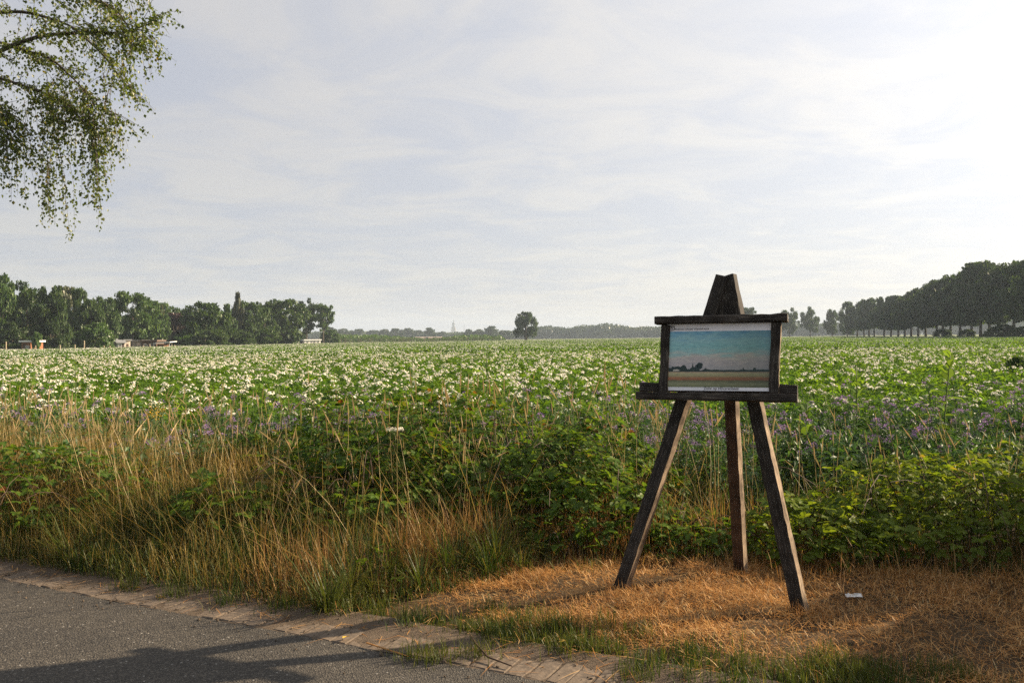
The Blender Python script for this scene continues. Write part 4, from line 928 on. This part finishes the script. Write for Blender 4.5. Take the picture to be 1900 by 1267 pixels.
mb = MB(); n = 1500; a = U(-8, 3, n); s = rng.normal(.10, .16, n); x = tx * a + nx * s; y = EA + ty * a + ny * s
octa_ = (np.array([(1,0,0),(0,1,0),(-1,0,0),(0,-1,0),(0,0,.7),(0,0,-.5)]), np.array([(0,1,4),(1,2,4),(2,3,4),(3,0,4),(1,0,5),(2,1,5),(3,2,5),(0,3,5)]))
mb.stamp(octa_, np.column_stack([x, y, np.full(n, .001) + .01 * (s > .25)]), frames(U(0, TAU, n), U(0, 1, n), U(0, 1, n)), rng.gamma(2, .0016, n) + .0015)
tag(mb.build('grit', M['sand']), 'fine grit and crumbs along the asphalt edge', None, None, 'stuff')
# brambles: arching canes with three-part leaves
leaf_me = {}
for k, mt in (('a', 'bramble_leaf'), ('b', 'bramble_leaf_right')):
    leaf_me[k] = [MB().add(*TRI).mesh('leaf', M[mt])]
def bramble(loc, rx, ry, hgt, n, npart, label, lk='a', size=(.042, .074), yawc=0):
    mt = {'a': 'bramble_leaf', 'b': 'bramble_leaf_right'}[lk]
    root = empty('bramble_bush', (loc[0], loc[1], 0)); tag(root, label, 'bramble bush', 'brambles behind the mown patch')
    a = U(0, TAU, n); q = np.sqrt(rng.random(n)); x = np.cos(a) * q * rx; y = np.sin(a) * q * ry
    lump = .50 + .80 * vnoise(x * 2.4 + loc[0] * 3, y * 2.4, 81)
    top = hgt * np.sqrt(np.clip(1 - .85 * q ** 2.4, .03, 1)) * lump
    z = top * (1 - .75 * rng.random(n) ** 2.2)
    Rm = frames(a - math.pi / 2 + rng.normal(0, .9, n), rng.normal(-.05, .38, n) - .22 * q, rng.normal(0, .35, n)); sc = U(size[0], size[1], n)
    # the leaves nearest the road side and the top show largest
    vis = (z / np.maximum(top, .05)) * 1.2 - y / ry; order = np.argsort(-vis); big = order[:npart]; rest = order[npart:]
    for i in big:
        o = bpy.data.objects.new('leaf', leaf_me[lk][0]); o.parent = root
        o.matrix_basis = Matrix.Translation((x[i], y[i], z[i])) @ Matrix(Rm[i].tolist()).to_4x4() @ Matrix.Scale(sc[i], 4); COL.objects.link(o)
    if len(rest):
        mb = MB(); mb.stamp(TRI, np.column_stack([x, y, z])[rest], Rm[rest], sc[rest]); fo = mb.build('foliage', M[mt], root); fo['kind'] = 'stuff'
    cb = MB()
    for k in range(int(14 * rx * ry) + 8):
        a0 = random.uniform(0, TAU); q0 = random.uniform(0, .6); p = np.array([math.cos(a0) * q0 * rx, math.sin(a0) * q0 * ry, 0]); a1 = random.uniform(0, TAU); d = np.array([math.cos(a1), math.sin(a1), 0]); ln = random.uniform(.5, 1.0) * min(rx, 1.2)
        t = np.linspace(0, 1, 7)[:, None]; pts = p + d * t * ln + np.array([0, 0, 1]) * (hgt * random.uniform(.7, 1.0)) * np.sin(t * random.uniform(1.7, 2.6)) ; cb.tube(pts, np.linspace(.005, .002, 7), 4, 0, False)
    cb.build('cane', M['cane'], root)
    return root
bramble((-.05, 7.35), 1.6, 1.1, 1.02, 3000, 290, 'broad dark green bramble bush in the middle, behind the withered grass')
bramble((.55, 6.45), .75, .55, .66, 900, 160, 'lower bramble mound just left of the left easel leg')
bramble((-1.15, 6.75), .95, .75, .78, 1300, 200, 'bramble clump with dry stalks rising through it, left of the middle bush')
bramble((-1.5, 7.75), 1.35, .75, .98, 1900, 200, 'dark bramble clump under the purple flowers, left of centre')
bramble((1.25, 6.25), .45, .40, .32, 380, 90, 'small dark bramble mound between the easel legs')
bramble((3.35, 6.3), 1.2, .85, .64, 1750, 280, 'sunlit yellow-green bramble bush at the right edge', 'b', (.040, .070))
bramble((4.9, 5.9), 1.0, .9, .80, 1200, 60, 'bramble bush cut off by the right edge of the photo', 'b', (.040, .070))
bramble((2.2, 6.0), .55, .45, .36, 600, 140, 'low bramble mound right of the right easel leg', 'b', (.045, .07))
bramble((-4.0, 7.0), 1.3, .7, .66, 1100, 160, 'leafy bramble patch at the left edge behind the roadside grass')
bramble((-2.25, 6.35), .42, .30, .62, 110, 60, 'small bramble spray hanging over the golden grass at left', 'a', (.07, .10))
bramble((-.85, 5.32), .14, .12, .24, 9, 9, 'single bright green seedling at the edge of the withered grass', 'a', (.05, .075))
bramble((.42, 5.92), .16, .12, .30, 12, 12, 'small pale leafy shoot left of the left easel leg', 'a', (.07, .10))
# shrub outside the frame on the right; its shade lies over the lower right corner
def shrub(loc, rx, ry, h, label):
    root = empty('hawthorn_shrub', loc); tag(root, label, 'shrub')
    obj('crown', crown_mesh('round3', 'tree_green'), root, (0, 0, .1), .7, (rx, ry, h - .1)); obj('crown', crown_mesh('airy1', 'tree_dark'), root, (0, 0, .05), 2.0, (rx * .85, ry * .9, h * .85))
    mb = MB()
    for k in range(6): a = k * 1.05; mb.tube([(0, 0, 0), (math.cos(a)*.25*rx, math.sin(a)*.25*ry, h*.4), (math.cos(a)*.55*rx, math.sin(a)*.55*ry, h*.8)], [.03, .02, .008], 5)
    mb.build('stem', M['bark'], root)
shrub((5.6, 6.15, 0), 1.0, .6, 1.8, 'hawthorn shrub outside the right edge, farthest from the road')
shrub((5.6, 5.3, 0), 1.1, .75, 1.85, 'hawthorn shrub outside the right edge, second from the field')
shrub((5.5, 4.5, 0), 1.1, .75, 1.8, 'hawthorn shrub outside the right edge, third from the field')
shrub((5.7, 3.75, 0), 1.1, .8, 1.8, 'hawthorn shrub outside the right edge, nearest the road')
# phacelia strip
def phacelia(seed):
    r = np.random.default_rng(seed); mb = MB(); heads = []; feather = leaf_s(.30, .05, .08)
    for s in range(4):
        a = r.uniform(0, TAU); lean = r.uniform(.05, .22); H = r.uniform(.62, .98)
        pts = [(0, 0, 0), (math.cos(a)*lean*.4, math.sin(a)*lean*.4, H*.5), (math.cos(a)*lean, math.sin(a)*lean, H)]; mb.tube(pts, [.006, .005, .003], 4, 1, False)
        n = 42; t = r.uniform(.08, .97, n); th = r.uniform(0, TAU, n); rad = r.uniform(.0, .11, n) * (1.15 - t * .6)
        P_ = np.stack([math.cos(a)*lean*t + np.cos(th)*rad, math.sin(a)*lean*t + np.sin(th)*rad, H*t], 1)
        mb.stamp(feather, P_, frames(th - math.pi/2 + r.normal(0, .5, n), r.normal(.25, .45, n), r.normal(0, .5, n)), r.uniform(.045, .10, n))
        for k in range(int(r.choice(3, p=[.42, .38, .20]))):
            c = np.array(pts[-1]) + r.normal(0, .035, 3); m_ = 26; th = r.uniform(0, TAU, m_); ph = np.arccos(r.uniform(-.4, 1, m_)); rr = .026 * r.uniform(.6, 1.1, m_)
            Q = c + np.stack([np.cos(th)*np.sin(ph)*rr*1.25, np.sin(th)*np.sin(ph)*rr*1.25, np.cos(ph)*rr], 1)
            hb = MB(); hb.stamp(leaf_s(.8, .1, 0), Q, frames(th - math.pi/2, math.pi/2 - ph, r.normal(0, .4, m_)), r.uniform(.011, .019, m_)); heads.append(hb.mesh('flower_head', M['phacelia_flower']))
    return mb.mesh('phacelia_plant', [M['phacelia_leaf'], M['weed_stem']]), heads
phs = [phacelia(300 + k) for k in range(8)]
cnt = 0
while cnt < 300:
    x = random.uniform(-7.4, 7.4); y = random.uniform(6.9 if x > .8 else 7.6, 10.6)
    if abs(x) > .66 * y + .3 or (y < 8.4 and -2.2 < x < .8) or y < front(x) + (1.0 if x > .8 else 1.3) or (x > 1.9 and y < 7.2): continue
    if random.random() > .55 + .45 * (x > .8): continue
    fm, hm = phs[cnt % 8]; o = obj('phacelia_plant', fm, None, (x, y, 0), random.uniform(0, TAU), random.uniform(.78, 1.05) * (.90 if y < 8.6 else 1))
    tag(o, 'feathery green phacelia plant with purple flower heads in the strip before the potatoes', 'phacelia plant', 'phacelia plants in the flower strip')
    for hh in hm: obj('flower_head', hh, o)
    if not hm: o['label'] = 'feathery green phacelia plant without open flowers in the strip before the potatoes'
    cnt += 1
fill = []
while len(fill) < 420:
    y = random.uniform(7.2, 10.9); x = random.uniform(-8, 8)
    if abs(x) < .68 * y + .4 and y > front(x) + 1.0: fill.append((x, y, 0))
pf = []
for k in range(4):
    mb_ = MB(); n = 170; r0 = np.random.default_rng(700 + k); th = r0.uniform(0, TAU, n); q = np.sqrt(r0.random(n)) * .22; P_ = np.stack([np.cos(th)*q, np.sin(th)*q, r0.uniform(.03, .62, n)], 1)
    mb_.stamp(leaf_s(.35, .05, .1), P_, frames(th, r0.normal(.3, .5, n), r0.normal(0, .5, n)), r0.uniform(.05, .12, n)); pf.append(proto('filler_source', mb_, M['phacelia_leaf']))
nf_ = len(fill); scatter('green_undergrowth', np.array(fill), U(0, TAU, nf_), U(.7, 1.1, nf_), rng.integers(0, 4, nf_), pf, 'green undergrowth between the flower strip and the brambles')

# tall leafy weeds
def weed(px, top, Y, label, nl=14, lsz=.12, name='tall_weed'):
    p = at(px, top, Y); root = empty(name, (p.x, Y, 0)); tag(root, label, 'weed'); H = p.z
    mb = MB(); k = np.linspace(0, 1, 7); bx = random.gauss(0, .04); pts = np.stack([bx * k * k, .02 * np.sin(k * 5), H * k], 1); mb.tube(pts, np.linspace(.010, .004, 7), 6); mb.build('stem', M['weed_stem'], root, True)
    T = leaf_t(.62, .08, .25); me = MB().add(*T).mesh('leaf', M['weed_leaf'])
    for i in range(nl):
        t = .30 + .68 * i / nl; a = i * 2.4 + random.gauss(0, .3); s = 1.45 * lsz * (1.25 - .75 * t) * random.uniform(.8, 1.2)
        if i > nl - 5: s = lsz * .75
        o = bpy.data.objects.new('leaf', me); o.parent = root
        o.matrix_basis = Matrix.Translation((bx * t * t, 0, H * t)) @ Matrix.Rotation(a, 4, 'Z') @ Matrix.Rotation(random.uniform(-.1, .5) if i < nl - 5 else random.uniform(.6, 1.2), 4, 'X') @ Matrix.Scale(s, 4); COL.objects.link(o)
    return root
weed(903, 648, 9.6, 'tall dark leafy weed sticking up from the field left of centre', 16, .13)
weed(763, 668, 10.2, 'shorter leafy weed in the field left of the tallest one', 12, .11)
weed(1750, 648, 9.2, 'tall broad-leaved weed rising above the flowers at right', 15, .20)
weed(1590, 680, 9.4, 'medium broad-leaved weed between the easel and the tall one at right', 12, .15)
weed(48, 664, 10.4, 'leafy weed in the field at far left', 12, .12)
weed(138, 662, 10.4, 'leafy weed at left, second from the left edge', 13, .13)
weed(1490, 745, 8.2, 'broad-leaved weed just right of the easel ledge', 9, .17)
# dark non-flowering clump in the field at right
tree('potato_bush', 1888, 662, 22, 21, 'dark round leafy clump without flowers in the field at the right edge', 'bush', 'round3', 'tree_green', .02, None, .02)
# yarrow and yellow weeds
def umbel(px, py, Y, mat, label, name, wdt=.10, n=80, cat='wildflower', thick=.006):
    p = at(px, py, Y); root = empty(name, (p.x, Y, 0)); tag(root, label, cat); H = p.z
    mb = MB(); mb.tube([(0, 0, 0), (.02, 0, H * .6), (0, 0, H - .05)], [.004, .003, .002], 5)
    for k in range(12): a = k * TAU / 12; mb.tube([(0, 0, H - .05), (math.cos(a) * wdt * .35, math.sin(a) * wdt * .35, H - .005)], [.0015, .001], 3, 0, False)
    mb.build('stem', M['weed_stem'], root)
    a = U(0, TAU, n); q = np.sqrt(rng.random(n)) * wdt / 2; mb = MB(); mb.stamp(FLO, np.stack([np.cos(a)*q, np.sin(a)*q, H + rng.normal(0, thick, n)], 1), frames(a, rng.normal(0, .3, n), rng.normal(0, .3, n)), U(.005, .008, n)); mb.build('flower_head', M[mat], root)
    me = MB().add(*leaf_s(.2, .05, .2)).mesh('leaf', M['weed_leaf'])
    for k in range(8):
        o = bpy.data.objects.new('leaf', me); o.parent = root; o.matrix_basis = Matrix.Translation((0, 0, H * (.2 + .08 * k))) @ Matrix.Rotation(k * 2.4, 4, 'Z') @ Matrix.Rotation(.5, 4, 'X') @ Matrix.Scale(.08, 4); COL.objects.link(o)
umbel(733, 796, 6.6, 'cream_flower', 'flat cream yarrow head over the dark brambles', 'yarrow', .15, 170)
umbel(283, 768, 7.2, 'yellow_flower', 'yellow flowering weed in the golden grass at left', 'ragwort', .12, 60, 'wildflower', .03)
umbel(300, 760, 7.3, 'yellow_flower', 'second yellow flowering weed just right of the first at left', 'ragwort', .10, 50, 'wildflower', .03)
umbel(1535, 905, 6.5, 'yellow_flower', 'orange-yellow weed low beside the right easel leg', 'ragwort', .10, 45, 'wildflower', .03)
# litter on the ground
def fallen(px, py, label, s=.045, mat='fallen_leaf', z=.012):
    p = gp(px, py, z); mb = MB(); mb.add(*leaf_t(.75, .10, .05)); o = mb.build('fallen_leaf', M[mat], None, False, (p.x, p.y, z)); o.scale = (s, s, s); o.rotation_euler = (random.gauss(0, .15), random.gauss(0, .2), random.uniform(0, TAU))
    tag(o, label, 'leaf', 'fallen leaves on the verge')
fallen(385, 1095, 'yellow fallen leaf on the bricks below the long grass', .06)
fallen(139, 1056, 'orange fallen leaf near the left end of the brick edging', .055)
fallen(307, 1107, 'small yellow fallen leaf at the asphalt edge', .05)
fallen(262, 1090, 'tiny brown fallen leaf left of the yellow one', .04)
fallen(648, 1180, 'pale yellow fallen leaf beside the grass tuft on the bricks', .055)
fallen(1050, 1187, 'small orange leaf in the short grass in front of the straw', .04, z=.05)
fallen(470, 1106, 'yellow fallen leaf in the grass edge right of the others', .04)
p = gp(1585, 1107, .035); mb = MB(); gx = np.linspace(-1, 1, 6); v = []; f = []
for i in range(6):
    for j in range(6): v.append((gx[i] * .045 + random.gauss(0, .004), gx[j] * .025 + random.gauss(0, .004), random.uniform(0, .022)))
for i in range(5):
    for j in range(5): a = i * 6 + j; f += [(a, a + 6, a + 7), (a, a + 7, a + 1)]
mb.add(v, f); tag(mb.build('paper_scrap', M['paper'], None, False, (p.x, p.y, .035)), 'crumpled white paper scrap lying in the straw right of the easel', 'litter')
a, b, c = gp(880, 1190, .05), gp(905, 1218, .02), gp(950, 1235, .014)
mb = MB(); mb.tube([a - a, b - a, c - a], [.006, .005, .003], 6); mb.tube([(b - a) * .2, (b - a) * .2 + Vector((-.04, .03, .05))], [.005, .002], 5)
tag(mb.build('twig', M['cane'], None, False, a), 'dark broken twig lying across the bricks', 'twig')
a, b, c = gp(680, 1192, .012), gp(715, 1203, .012), gp(757, 1217, .012); mb = MB(); mb.tube([a - a, b - a, c - a], [.004, .004, .002], 5)
tag(mb.build('straw_stalk', M['straw'], None, False, a), 'long golden straw stalk lying across the bricks to the asphalt', 'straw stalk')

# ------------------------------------------------------------------ easel
PL, PR = gp(1143, 1094), gp(1490, 1134)
uax = (PR - PL); uax.z = 0; uax.normalize()
bk = Vector((-uax.y, uax.x, 0))                              # away from the camera
PA = PL + bk * .26; dq = ray(1348, 505); nb = bk             # apex: on the sight line, a little behind the feet
tA = (PA - EYE).dot(nb) / dq.dot(nb); PA = EYE + dq * tA
pn = (PR - PL).cross(PA - PL).normalized()                   # normal of the leaning plane
if pn.y > 0: pn = -pn                                        # towards the camera
upv = pn.cross(uax); upv = upv if upv.z > 0 else -upv; upv.normalize()
def pl(px, py, off=0.0):                                     # sight line meets the leaning plane (off metres in front of it)
    d = ray(px, py); t = (PL + pn * off - EYE).dot(pn) / d.dot(pn); return EYE + d * t
easel = empty('easel', (PL + PR) / 2); tag(easel, 'weathered wooden easel with three legs standing on the straw', 'easel')
E0 = easel.location.copy()
def beam(name, p0, p1, wdt, dep, nrm_, mat, parent=easel, seed=0, e0=0.0, e1=0.0, rough=.0010, bev=.005, bulge=0.0, side=None):
    """sawn beam from p0 to p1; nrm_ = direction its broad face looks; e0,e1 slant the ends; edges chamfered and worn"""
    r = np.random.default_rng(seed + 900); zax = (p1 - p0).normalized(); yax = (-nrm_ + zax * nrm_.dot(zax)).normalized(); xax = yax.cross(zax)
    ln = (p1 - p0).length; n = max(6, int(ln / .05)); prof = []
    w, d = wdt / 2, dep / 2
    for sx, sy in ((1, 1), (-1, 1), (-1, -1), (1, -1)):
        c = [(sx * w, sy * (d - bev)), (sx * (w - bev), sy * d)]
        prof += c if sx * sy > 0 else c[::-1]
    prof = np.array(prof); m_ = len(prof); v = []; f = []; f2 = []
    ph = r.uniform(0, 9, 8); dx = r.normal(0, rough, (n + 1, m_)); dy = r.normal(0, rough, (n + 1, m_))
    for i in range(n + 1):
        t = i / n; bend = bulge * math.sin(t * math.pi)
        for k, (x, y) in enumerate(prof):
            sl_ = (e0 if i == 0 else e1 if i == n else 0) * x
            wv = .0008 * math.sin(t * ln * 14 + ph[k]) + .0007 * math.sin(t * ln * 37 + ph[(k + 3) % 8])
            v.append((x + bend + dx[i, k] + wv * (1 if x > 0 else -1), y + dy[i, k] + wv * .6, t * ln + sl_))
    for i in range(n):
        for k in range(m_):
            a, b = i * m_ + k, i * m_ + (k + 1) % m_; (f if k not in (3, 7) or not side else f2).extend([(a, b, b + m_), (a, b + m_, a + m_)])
    for base in (0, n * m_):
        for k in range(1, m_ - 1): f.append((base, base + k, base + k + 1))
    mb = MB(); nv = len(v)
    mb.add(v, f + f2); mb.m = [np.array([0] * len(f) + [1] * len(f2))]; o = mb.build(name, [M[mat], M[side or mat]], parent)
    mt = Matrix.Identity(4)
    for i in range(3): mt[i][0], mt[i][1], mt[i][2], mt[i][3] = xax[i], yax[i], zax[i], (p0 - E0)[i]
    o.matrix_basis = mt
    return o
LW, LD = .084, .062
legn = Matrix.Rotation(R(-20), 3, 'Z') @ pn; OFFN = .026
# front legs: centre lines through the outlines seen in the photograph
l0, l1 = pl(1146, 1096), pl(1343, 512); rr0, rr1 = pl(1490, 1138), pl(1352, 512)
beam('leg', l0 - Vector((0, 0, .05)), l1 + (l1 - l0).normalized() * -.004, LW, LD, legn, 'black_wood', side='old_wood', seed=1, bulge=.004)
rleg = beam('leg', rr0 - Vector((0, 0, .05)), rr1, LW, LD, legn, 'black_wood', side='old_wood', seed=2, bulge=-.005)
b0, b1 = gp(1375, 1062), pl(1346, 528, -.066)
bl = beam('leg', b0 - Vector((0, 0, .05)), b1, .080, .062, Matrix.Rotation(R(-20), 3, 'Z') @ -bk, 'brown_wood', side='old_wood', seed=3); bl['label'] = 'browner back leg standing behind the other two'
wb = [pl(1346, 524, .018), pl(1318, 594, .018), pl(1370, 592, .018)]; wf_ = [c - E0 for c in wb]; wk_ = [c - pn * .05 for c in wf_]
mb = MB(); mb.add([tuple(c) for c in wf_ + wk_], [(0,1,2),(3,5,4),(0,4,1),(0,3,4),(1,5,2),(1,4,5),(2,3,0),(2,5,3)]); mb.build('wedge_block', M['black_wood'], easel)
OFF = LD / 2 + .030
def rail(name, pa, pb, wdt, dep, off, seed, mat='rail_wood', e0=0, e1=0):
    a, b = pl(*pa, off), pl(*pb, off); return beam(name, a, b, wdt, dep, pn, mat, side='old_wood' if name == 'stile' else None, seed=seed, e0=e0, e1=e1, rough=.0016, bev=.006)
rail('top_rail', (1217, 595.5), (1462, 590), .046, .085, OFF + .012, 11)
rail('stile', (1236, 604), (1231.5, 727), .056, .044, OFF + .001, 12)
rail('stile', (1440.5, 599), (1435.5, 729), .056, .050, OFF + .001, 13)
rail('back_rail', (1188, 718), (1480, 723), .056, .040, OFF - .021, 14)
rail('ledge', (1182, 733.8), (1480, 739), .046, .070, OFF + .055, 15)
# dark backing boards behind the picture, fixed between the stiles
c_ = [pl(1233, 600, LD/2 + .016), pl(1440, 597, LD/2 + .016), pl(1436, 728, LD/2 + .016), pl(1228, 726, LD/2 + .016)]
mb = MB(); fr = [c - E0 for c in c_]; bkv = [c - pn * .005 for c in fr]
mb.add([tuple(c) for c in fr + bkv], [(0,2,1),(0,3,2),(4,5,6),(4,6,7),(0,1,5),(0,5,4),(1,2,6),(1,6,5),(2,3,7),(2,7,6),(3,0,4),(3,4,7)]); mb.build('backing_board', M['wood_dark'], easel)

# ------------------------------------------------------------------ printed picture in the easel
pf_off = OFF + .006
TL, TR, BR, BL = pl(1240, 602, pf_off), pl(1432.6, 598.6, pf_off), pl(1427.6, 725.8, pf_off), pl(1232.6, 724, pf_off)
panel = empty('picture_panel', (BL + BR) / 2); tag(panel, 'printed landscape picture with white caption strips set in the easel', 'picture')
O0 = panel.location.copy()
def bil(u, v, lift=0.0): return (BL * (1-u) * (1-v) + BR * u * (1-v) + TL * (1-u) * v + TR * u * v) + pn * lift - O0
def flat(name, poly, mat, lift, thick=.0006, parent=panel, uv=False):
    """thin printed or cut piece given by its outline in sheet coordinates (u to the right, v up)"""
    top = [bil(u, v, lift) for u, v in poly]; me = bpy.data.meshes.new(name); n = len(poly)
    bot = [t - pn * thick for t in top]
    me.from_pydata([tuple(t) for t in top + bot], [], [tuple(range(n))] + [(i, i + n, (i + 1) % n + n, (i + 1) % n) for i in range(n)])
    me.materials.append(M[mat])
    if uv:
        ul = me.uv_layers.new(name='sheet')
        for p in me.polygons:
            for li in p.loop_indices: ul.data[li].uv = poly[me.loops[li].vertex_index % n]
    o = bpy.data.objects.new(name, me); return link(o, parent)
M['sheet'] = plain('sheet', (.80, .80, .85), .35, spec=.4)
M['ink'] = plain('ink', (.02, .02, .025), .5)
def painting_mat():
    m, t, out = newmat('painting'); uvn = N(t, 'ShaderNodeUVMap', uv_map='sheet'); sp = N(t, 'ShaderNodeSeparateXYZ'); L(t, uvn.outputs[0], sp.inputs[0])
    mpn = N(t, 'ShaderNodeMapping'); L(t, uvn.outputs[0], mpn.inputs[0]); mpn.inputs['Scale'].default_value = (2.2, 6.5, 1)
    br = N(t, 'ShaderNodeTexNoise'); L(t, mpn.outputs[0], br.inputs['Vector']); br.inputs['Scale'].default_value = 2.4; br.inputs['Detail'].default_value = 7; br.inputs['Roughness'].default_value = .62; br.inputs['Distortion'].default_value = .6
    v = math_node(t, 'ADD', sp.outputs[1], math_node(t, 'MULTIPLY_ADD', br.outputs[0], .34, -.17))
    skyc = ramp(t, v, [(.285, (.26, .27, .29)), (.42, (.34, .32, .33)), (.50, (.37, .36, .34)), (.58, (.22, .38, .39)), (.66, (.17, .37, .40)), (.75, (.21, .39, .43)), (.84, (.15, .33, .43)), (.91, (.08, .24, .40))])
    mp2 = N(t, 'ShaderNodeMapping'); L(t, uvn.outputs[0], mp2.inputs[0]); mp2.inputs['Scale'].default_value = (5, 30, 1)
    b2 = N(t, 'ShaderNodeTexNoise'); L(t, mp2.outputs[0], b2.inputs['Vector']); b2.inputs['Scale'].default_value = 3; b2.inputs['Detail'].default_value = 6
    v2 = math_node(t, 'ADD', sp.outputs[1], math_node(t, 'MULTIPLY_ADD', b2.outputs[0], .03, -.015))
    land = ramp(t, v2, [(.05, (.115, .135, .06)), (.10, (.19, .20, .12)), (.145, (.10, .11, .06)), (.165, (.22, .09, .045)), (.195, (.25, .12, .06)), (.215, (.24, .22, .12)), (.255, (.30, .29, .17)), (.275, (.33, .24, .16)), (.285, (.05, .06, .06))])
    isky = math_node(t, 'GREATER_THAN', sp.outputs[1], .283); col = mix_col(t, isky, land, skyc)
    mp3 = N(t, 'ShaderNodeMapping'); L(t, uvn.outputs[0], mp3.inputs[0]); mp3.inputs['Scale'].default_value = (7, 16, 1); mp3.inputs['Rotation'].default_value = (0, 0, .25)
    b3 = N(t, 'ShaderNodeTexNoise'); L(t, mp3.outputs[0], b3.inputs['Vector']); b3.inputs['Scale'].default_value = 2.2; b3.inputs['Detail'].default_value = 8; b3.inputs['Roughness'].default_value = .7
    col = mix_col(t, 1.0, col, ramp(t, b3.outputs[0], [(.3, (.72, .76, .80)), (.5, (1, 1, 1)), (.7, (1.30, 1.22, 1.15))]), 'MULTIPLY')
    # brownish reflection dulling the right side, put into the print's colour
    rt = ramp(t, sp.outputs[0], [(0, (1, 1, 1)), (.40, (.92, .92, .90)), (.80, (.60, .62, .57)), (1, (.52, .55, .55))]); col = amp(t, mix_col(t, 1.0, col, rt, 'MULTIPLY'), 1.4)
    b = N(t, 'ShaderNodeBsdfPrincipled'); L(t, col, b.inputs['Base Color']); b.inputs['Roughness'].default_value = .3; b.inputs['Specular IOR Level'].default_value = .4; L(t, b.outputs[0], out.inputs[0])
    return m
M['painting'] = painting_mat(); M['paint_tree'] = plain('paint_tree', (.022, .042, .044), .4, (.035, .06, .055), 0, 60); M['paint_white'] = plain('paint_white', (.55, .52, .46), .4)
flat('sheet', [(0, 0), (1, 0), (1, 1), (0, 1)], 'sheet', 0, .003)
flat('painting', [(.006, .053), (.996, .053), (.997, .888), (.003, .888)], 'painting', .0012, .0008, uv=True)
def blob(cx, cy, w, h, n=14, seed=0):
    r = np.random.default_rng(seed); return [(cx + math.cos(i * TAU / n) * w * r.uniform(.82, 1.12), cy + math.sin(i * TAU / n) * h * r.uniform(.82, 1.12)) for i in range(n)]
def skyline(pts, base): return [(pts[0][0], base)] + pts[:] + [(pts[-1][0], base)]
tl = [(.012, .33), (.03, .345), (.055, .335), (.065, .36), (.09, .352), (.12, .365), (.15, .352), (.165, .375), (.185, .385), (.20, .36), (.215, .318), (.24, .322), (.26, .35), (.268, .43), (.273, .36), (.285, .345), (.30, .39), (.315, .385), (.33, .31), (.345, .298), (.37, .312), (.395, .335), (.41, .32), (.45, .308), (.50, .314), (.56, .306), (.64, .312), (.70, .304), (.745, .318), (.752, .352), (.758, .318), (.80, .308), (.84, .312), (.85, .342), (.865, .342), (.87, .312), (.93, .316), (.99, .310)]
flat('painted_tree_line', skyline(tl, .283)[::-1], 'paint_tree', .0018)
flat('painted_tree', blob(.337, .372, .030, .052, 16, 3), 'paint_tree', .0018); flat('painted_tree_stem', [(.326, .283), (.338, .283), (.336, .35), (.330, .35)], 'paint_tree', .0017)
flat('painted_house', [(.075, .292), (.14, .292), (.14, .305), (.115, .318), (.085, .312), (.075, .303)], 'paint_white', .0024)
def text(name, body, u, v, size, lift=.0022):
    cu = bpy.data.curves.new(name, 'FONT'); cu.body = body; cu.size = size; cu.materials.append(M['ink']); cu.align_x = 'LEFT'
    o = bpy.data.objects.new(name, cu); link(o, panel); p = bil(u, v, lift); xa = (bil(u + .1, v) - bil(u, v)).normalized(); ya = pn.cross(xa); mt = Matrix.Identity(4)
    for i in range(3): mt[i][0], mt[i][1], mt[i][2], mt[i][3] = xa[i], ya[i], pn[i], p[i]
    o.matrix_basis = mt
    bpy.context.view_layer.update(); me = bpy.data.meshes.new_from_object(o.evaluated_get(bpy.context.evaluated_depsgraph_get())); bpy.data.objects.remove(o)
    o = bpy.data.objects.new(name, me); link(o, panel); o.matrix_basis = mt; return o
text('title_text', 'Andreas Schotel Wandelroute', .066, .912, .0175)
text('caption_text', 'Zicht op Hilvarenbeek', .385, .0165, .0235)
# round emblem: ring with a branching figure inside
Wd = (BR - BL).length; Hd = (TL - BL).length; asp = Wd / Hd
ring_o = [(.041 + math.cos(i*TAU/28)*.028, .944 + math.sin(i*TAU/28)*.028*asp) for i in range(28)]
lg = bpy.data.meshes.new('emblem'); vv = [bil(*p, .0022) for p in ring_o] + [bil(.041 + (p[0]-.041)*.84, .944 + (p[1]-.944)*.84, .0022) for p in ring_o]
ff = [(i, (i+1) % 28, (i+1) % 28 + 28, i + 28) for i in range(28)]
for u0_, v0_, u1_, v1_, w_ in ((-.004, -.8, .0, .15, .22), (0, .1, -.55, .55, .2), (0, .1, .5, .62, .2), (-.3, .35, -.2, .8, .16), (.3, .38, .25, .82, .16), (-.62, -.1, -.25, .1, .16), (.12, -.2, .6, .05, .16)):
    d = Vector((u1_ - u0_, v1_ - v0_)); q = Vector((-d.y, d.x)).normalized() * w_ / 2; i = len(vv)
    for a_, b_ in ((u0_ + q.x, v0_ + q.y), (u1_ + q.x, v1_ + q.y), (u1_ - q.x, v1_ - q.y), (u0_ - q.x, v0_ - q.y)): vv.append(bil(.041 + a_ * .024, .944 + b_ * .024 * asp, .0023))
    ff.append((i, i+1, i+2, i+3))
lg.from_pydata([tuple(v) for v in vv], [], ff); lg.materials.append(M['ink']); link(bpy.data.objects.new('emblem', lg), panel)

# ------------------------------------------------------------------ air
hz = MB(); hz.box((-3420, -320, -1.2), (3420, 3440, 82)); ho = hz.build('haze', None); ho['kind'] = 'stuff'
m_, t_, out_ = newmat('haze_air'); pv = N(t_, 'ShaderNodeVolumePrincipled'); pv.inputs['Color'].default_value = (.62, .74, .88, 1); pv.inputs['Density'].default_value = .00026; pv.inputs['Anisotropy'].default_value = 0
L(t_, pv.outputs[0], out_.inputs['Volume']); ho.data.materials.clear(); ho.data.materials.append(m_)
